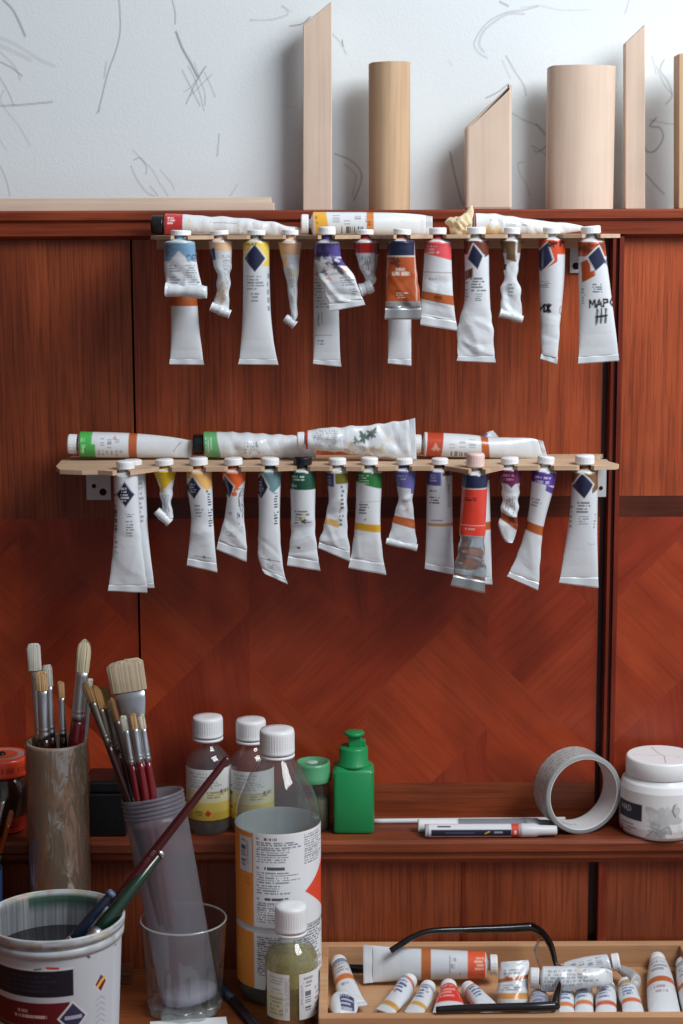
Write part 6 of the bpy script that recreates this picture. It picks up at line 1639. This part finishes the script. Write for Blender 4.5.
for i, (x, y, col2, lab, dx) in enumerate([(565, 990, (206, 120, 60), 'small white tube with grey-blue shoulder, first of four standing close in the tray', 0), (584, 988, (206, 120, 60), 'small white tube with blue-grey shoulder, second of the four in the tray', 0),
                                   (606, 989, (196, 90, 60), 'small white tube with pale blue shoulder, third of the four in the tray', 0), (627, 987, (206, 110, 60), 'small white tube with ochre and blue shoulder, last of the four in the tray', 5)]):
    w = 9.3 if i < 2 else 10.5
    tube(lab, [(x - w * .9, y + 1, x + w * .9, y + 1), (x - w + dx * .4, y + 10, x + w + dx * .4, y + 10), (x - w + dx, y + 19, x + w + dx, y + 19), (x - w * 1.05 + dx * 1.3, y + 27, x + w * 1.05 + dx * 1.3, y + 27)],
         cap=(2.5, 8, w * .85), plane=flatz(TF + .0105), group='four small paint tubes side by side in the tray', seed=61 + i, pw=1.8,
         paint=lambda p, c2=col2, i=i: p.band(-1, 5, (140, 156, 172) if i < 3 else (180, 160, 120)).micro(5, 14, -7, 7, 4, (80, 110, 160), seed=i + 3, a=.8).band(16, 19, c2))
tube('empty grey tube tail bent beside the last of the four small tubes', [(630, 986, 641, 981), (624, 977, 633, 972), (614, 968, 619, 965)], cap=(1, 2, 3), plane=flatz(TF + .016), group=GT, seed=66, base=(180, 184, 186), pw=1, bmin=1.5)
tube('upright looking white tube with gold neck and copper band at right of the tray', [(648.5, 966, 668, 965.5), (647, 980, 673, 979), (647, 1000, 677.5, 999), (648.5, 1016, 681, 1015)],
     cap=(9, 18, 8), plane=flatz(TF + .0115), group=GT, seed=67, pw=2.2, bmin=4, neckcol=(90, 76, 50), paint=lambda p: p.micro(5, 14, -9, 9, 3, (120, 130, 150), seed=3, a=.7).band(20, 25, (186, 104, 60)).micro(28, 36, -8, 8, 2, (150, 120, 120), seed=5))
tube('white tube with grey shoulder cut off by the right edge, in the tray', [(675.5, 969, 694, 968), (677, 985, 700, 984), (680, 1002, 705, 1001), (684, 1016, 710, 1015)],
     cap=(3, 12, 8.5), plane=flatz(TF + .0115), group=GT, seed=68, pw=2.2, bmin=4, paint=lambda p: p.band(-1, 6, (170, 176, 182)).micro(8, 16, -9, 9, 3, seed=3).band(22, 26, (186, 104, 60)))
tube('short white tube end with blue print under the hinge of the glasses', [(529, 1001, 549, 1001), (528.5, 1008, 550, 1008), (528, 1016, 551, 1016)],
     cap=(2.5, 11, 8.8), plane=flatz(TF + .010), group=GT, seed=69, pw=1.8, paint=lambda p: p.band(1, 9, (110, 120, 160), a=.5).micro(1, 10, -7, 7, 4, (60, 70, 120), seed=3))
A = PZ(345, 968, TF + .0045); B = PZ(368, 968.5, TF + .0045)
o = link('black_pen', lathe([(0, 0), (.003, 0), (.0042, .002), (.0042, .05), (.003, .058), (0, .06)], A, B - A, 24), M_BLK, None, origin=A)
tagit(o, 'short black pen in the tray, partly under the large lying tube', 'pen')

# ---- eyeglasses
M_FR = plain('glossy_black_frame', (14, 14, 16), .18, coat=.5)
H1 = PY(532, 927, -.112)       # back hinge
H2 = PZ(555, 1006, .7875)      # front hinge
eg = empty('eyeglasses', (H1 + H2) / 2 * np.array([1, 1, 0]) + np.array([0, 0, .782]), 'black framed eyeglasses resting open on the tubes in the tray', 'glasses')
t1 = [PY(390.5, 951, -.137), PY(400, 945, -.134), PY(414, 936.5, -.130), PY(432, 931, -.126), PY(470, 929.5, -.120), PY(505, 928.5, -.115), H1]
tm1 = link('temple', sweep(t1, [.0032, .0034, .0032, .0032, .0038, .0048, .0052], 14, hint=(0, 0, 1)), M_FR, eg)
t2 = [PZ(436, 1010, .786), PZ(460, 1008.5, .787), PZ(500, 1007.5, .7875), PZ(535, 1007, .7875), H2]
tm2 = link('temple', sweep(t2, [.0034, .0038, .0042, .0048, .0052], 14, hint=(0, 0, 1)), M_FR, eg)
for hp_, tm_ in ((H1, tm1), (H2, tm2)):
    link('hinge', box(hp_[0] - .012, hp_[0] - .004, hp_[1] - .0046, hp_[1] - .0038, hp_[2] - .0015, hp_[2] + .0015, .0003), M_FER, tm_)
# brow line running hinge to hinge, bowed to the right at the bridge
def lerp(t, bow, dz): 
    p = H1 * (1 - t) + H2 * t; return p + np.array([bow, 0, dz])
brow1 = [lerp(0, 0, 0), lerp(.1, .009, .001), lerp(.25, .0145, -.001), lerp(.42, .0155, -.008)]
brow2 = [lerp(.58, .0145, -.008), lerp(.75, .0105, -.001), lerp(.9, .004, .001), lerp(1, 0, 0)]
bb1 = link('brow_bar', sweep(brow1, [.0052, .0042, .0034, .0024], 12, hint=(1, 0, 0)), M_FR, eg)
bb2 = link('brow_bar', sweep(brow2, [.0024, .0034, .0042, .0052], 12, hint=(1, 0, 0)), M_FR, eg)
link('bridge', sweep([lerp(.42, .0155, -.008), lerp(.5, .019, -.002), lerp(.58, .0145, -.008)], .0013, 10), M_FER, eg)
M_LENS = thinclear('lens_glass', (244, 246, 248), 1.5, .02, reflect=1.2)
for (ta, tb_) in ((.04, .42), (.58, .96)):
    # lens: oval hanging below the brow bar, nearly in the plane of the frame
    n = 36; ring = []
    cx_t = (ta + tb_) / 2; hw = (tb_ - ta) / 2
    for i in range(n):
        a_ = 2 * math.pi * i / n
        t = cx_t + hw * math.cos(a_) * (1 if math.sin(a_) > 0 else .92)
        dz = -.016 + (.016 * math.sin(a_) if math.sin(a_) > 0 else .019 * math.sin(a_))
        bow = .013 * (1 - ((t - .5) / .5) ** 2) + .002
        ring.append(lerp(t, bow - .004 * (dz < -.016), dz))
    ring = np.array(ring)
    cen = ring.mean(0)
    V = np.array([cen + (ring - cen) * k for k in (1e-3, .25, .5, .75, 1)])
    V = np.concatenate([V, V[::-1] + np.array([.0014, 0, 0])])
    bb_ = bb1 if ta < .3 else bb2
    link('lens', grid_mesh(V, True), M_LENS, bb_)
    rim = np.concatenate([ring, ring[:2]])
    link('rim_wire', sweep(rim + np.array([.0007, 0, 0]), .0008, 8, cap=False, sub=2), M_FER, bb_)
    npx = lerp(.44 if ta < .3 else .56, .012, -.016)
    link('nose_pad', lathe([(0, -.0015), (.003, -.001), (.004, 0), (.003, .001), (0, .0015)], npx, (.3, 1 if ta < .3 else -1, .2), 20, sx=1.6), M_CLEARG, bb_)
# ================================================================ camera, light, world
cam = bpy.data.cameras.new('camera'); co = bpy.data.objects.new('camera', cam); COL.objects.link(co)
Mx = Matrix(((RGT[0], UPV[0], -FWD[0], CAMP[0]), (RGT[1], UPV[1], -FWD[1], CAMP[1]), (RGT[2], UPV[2], -FWD[2], CAMP[2]), (0, 0, 0, 1)))
co.matrix_world = Mx
cam.sensor_fit = 'VERTICAL'; cam.sensor_height = 36; cam.sensor_width = 24; cam.lens = FPX / 1024 * 36
cam.clip_start = .05
cam.dof.use_dof = True; cam.dof.focus_distance = 1.92; cam.dof.aperture_fstop = 7.0
bpy.context.scene.camera = co

def area(name, loc, target, sx, sy, power, col):
    l = bpy.data.lights.new(name, 'AREA'); l.shape = 'RECTANGLE'; l.size = sx; l.size_y = sy; l.energy = power; l.color = col
    o = bpy.data.objects.new(name, l); COL.objects.link(o)
    o.location = loc
    d = Vector(target) - Vector(loc)
    o.rotation_euler = d.to_track_quat('-Z', 'Y').to_euler()
    return o
area('window_light', (1.05, -.95, 2.5), (0.0, 0, 1.42), 1.0, .8, 38, (.96, .985, 1.0))
w = bpy.data.worlds.new('world'); bpy.context.scene.world = w; w.use_nodes = True
nt = w.node_tree; bg = nt.nodes['Background']
tc = nt.nodes.new('ShaderNodeTexCoord'); sx = nt.nodes.new('ShaderNodeSeparateXYZ'); nt.links.new(tc.outputs['Generated'], sx.inputs[0])
mr = nt.nodes.new('ShaderNodeMapRange'); mr.inputs['From Min'].default_value = -.9; mr.inputs['From Max'].default_value = .9; mr.inputs['To Min'].default_value = .06; mr.inputs['To Max'].default_value = .50
nt.links.new(sx.outputs['X'], mr.inputs['Value']); nt.links.new(mr.outputs[0], bg.inputs[1])
bg.inputs[0].default_value = (.78, .88, 1.0, 1)
vs = bpy.context.scene.view_settings
vs.view_transform = 'Standard'; vs.look = 'None'; vs.gamma = 1; vs.exposure = 0.0; vs.use_curve_mapping = False
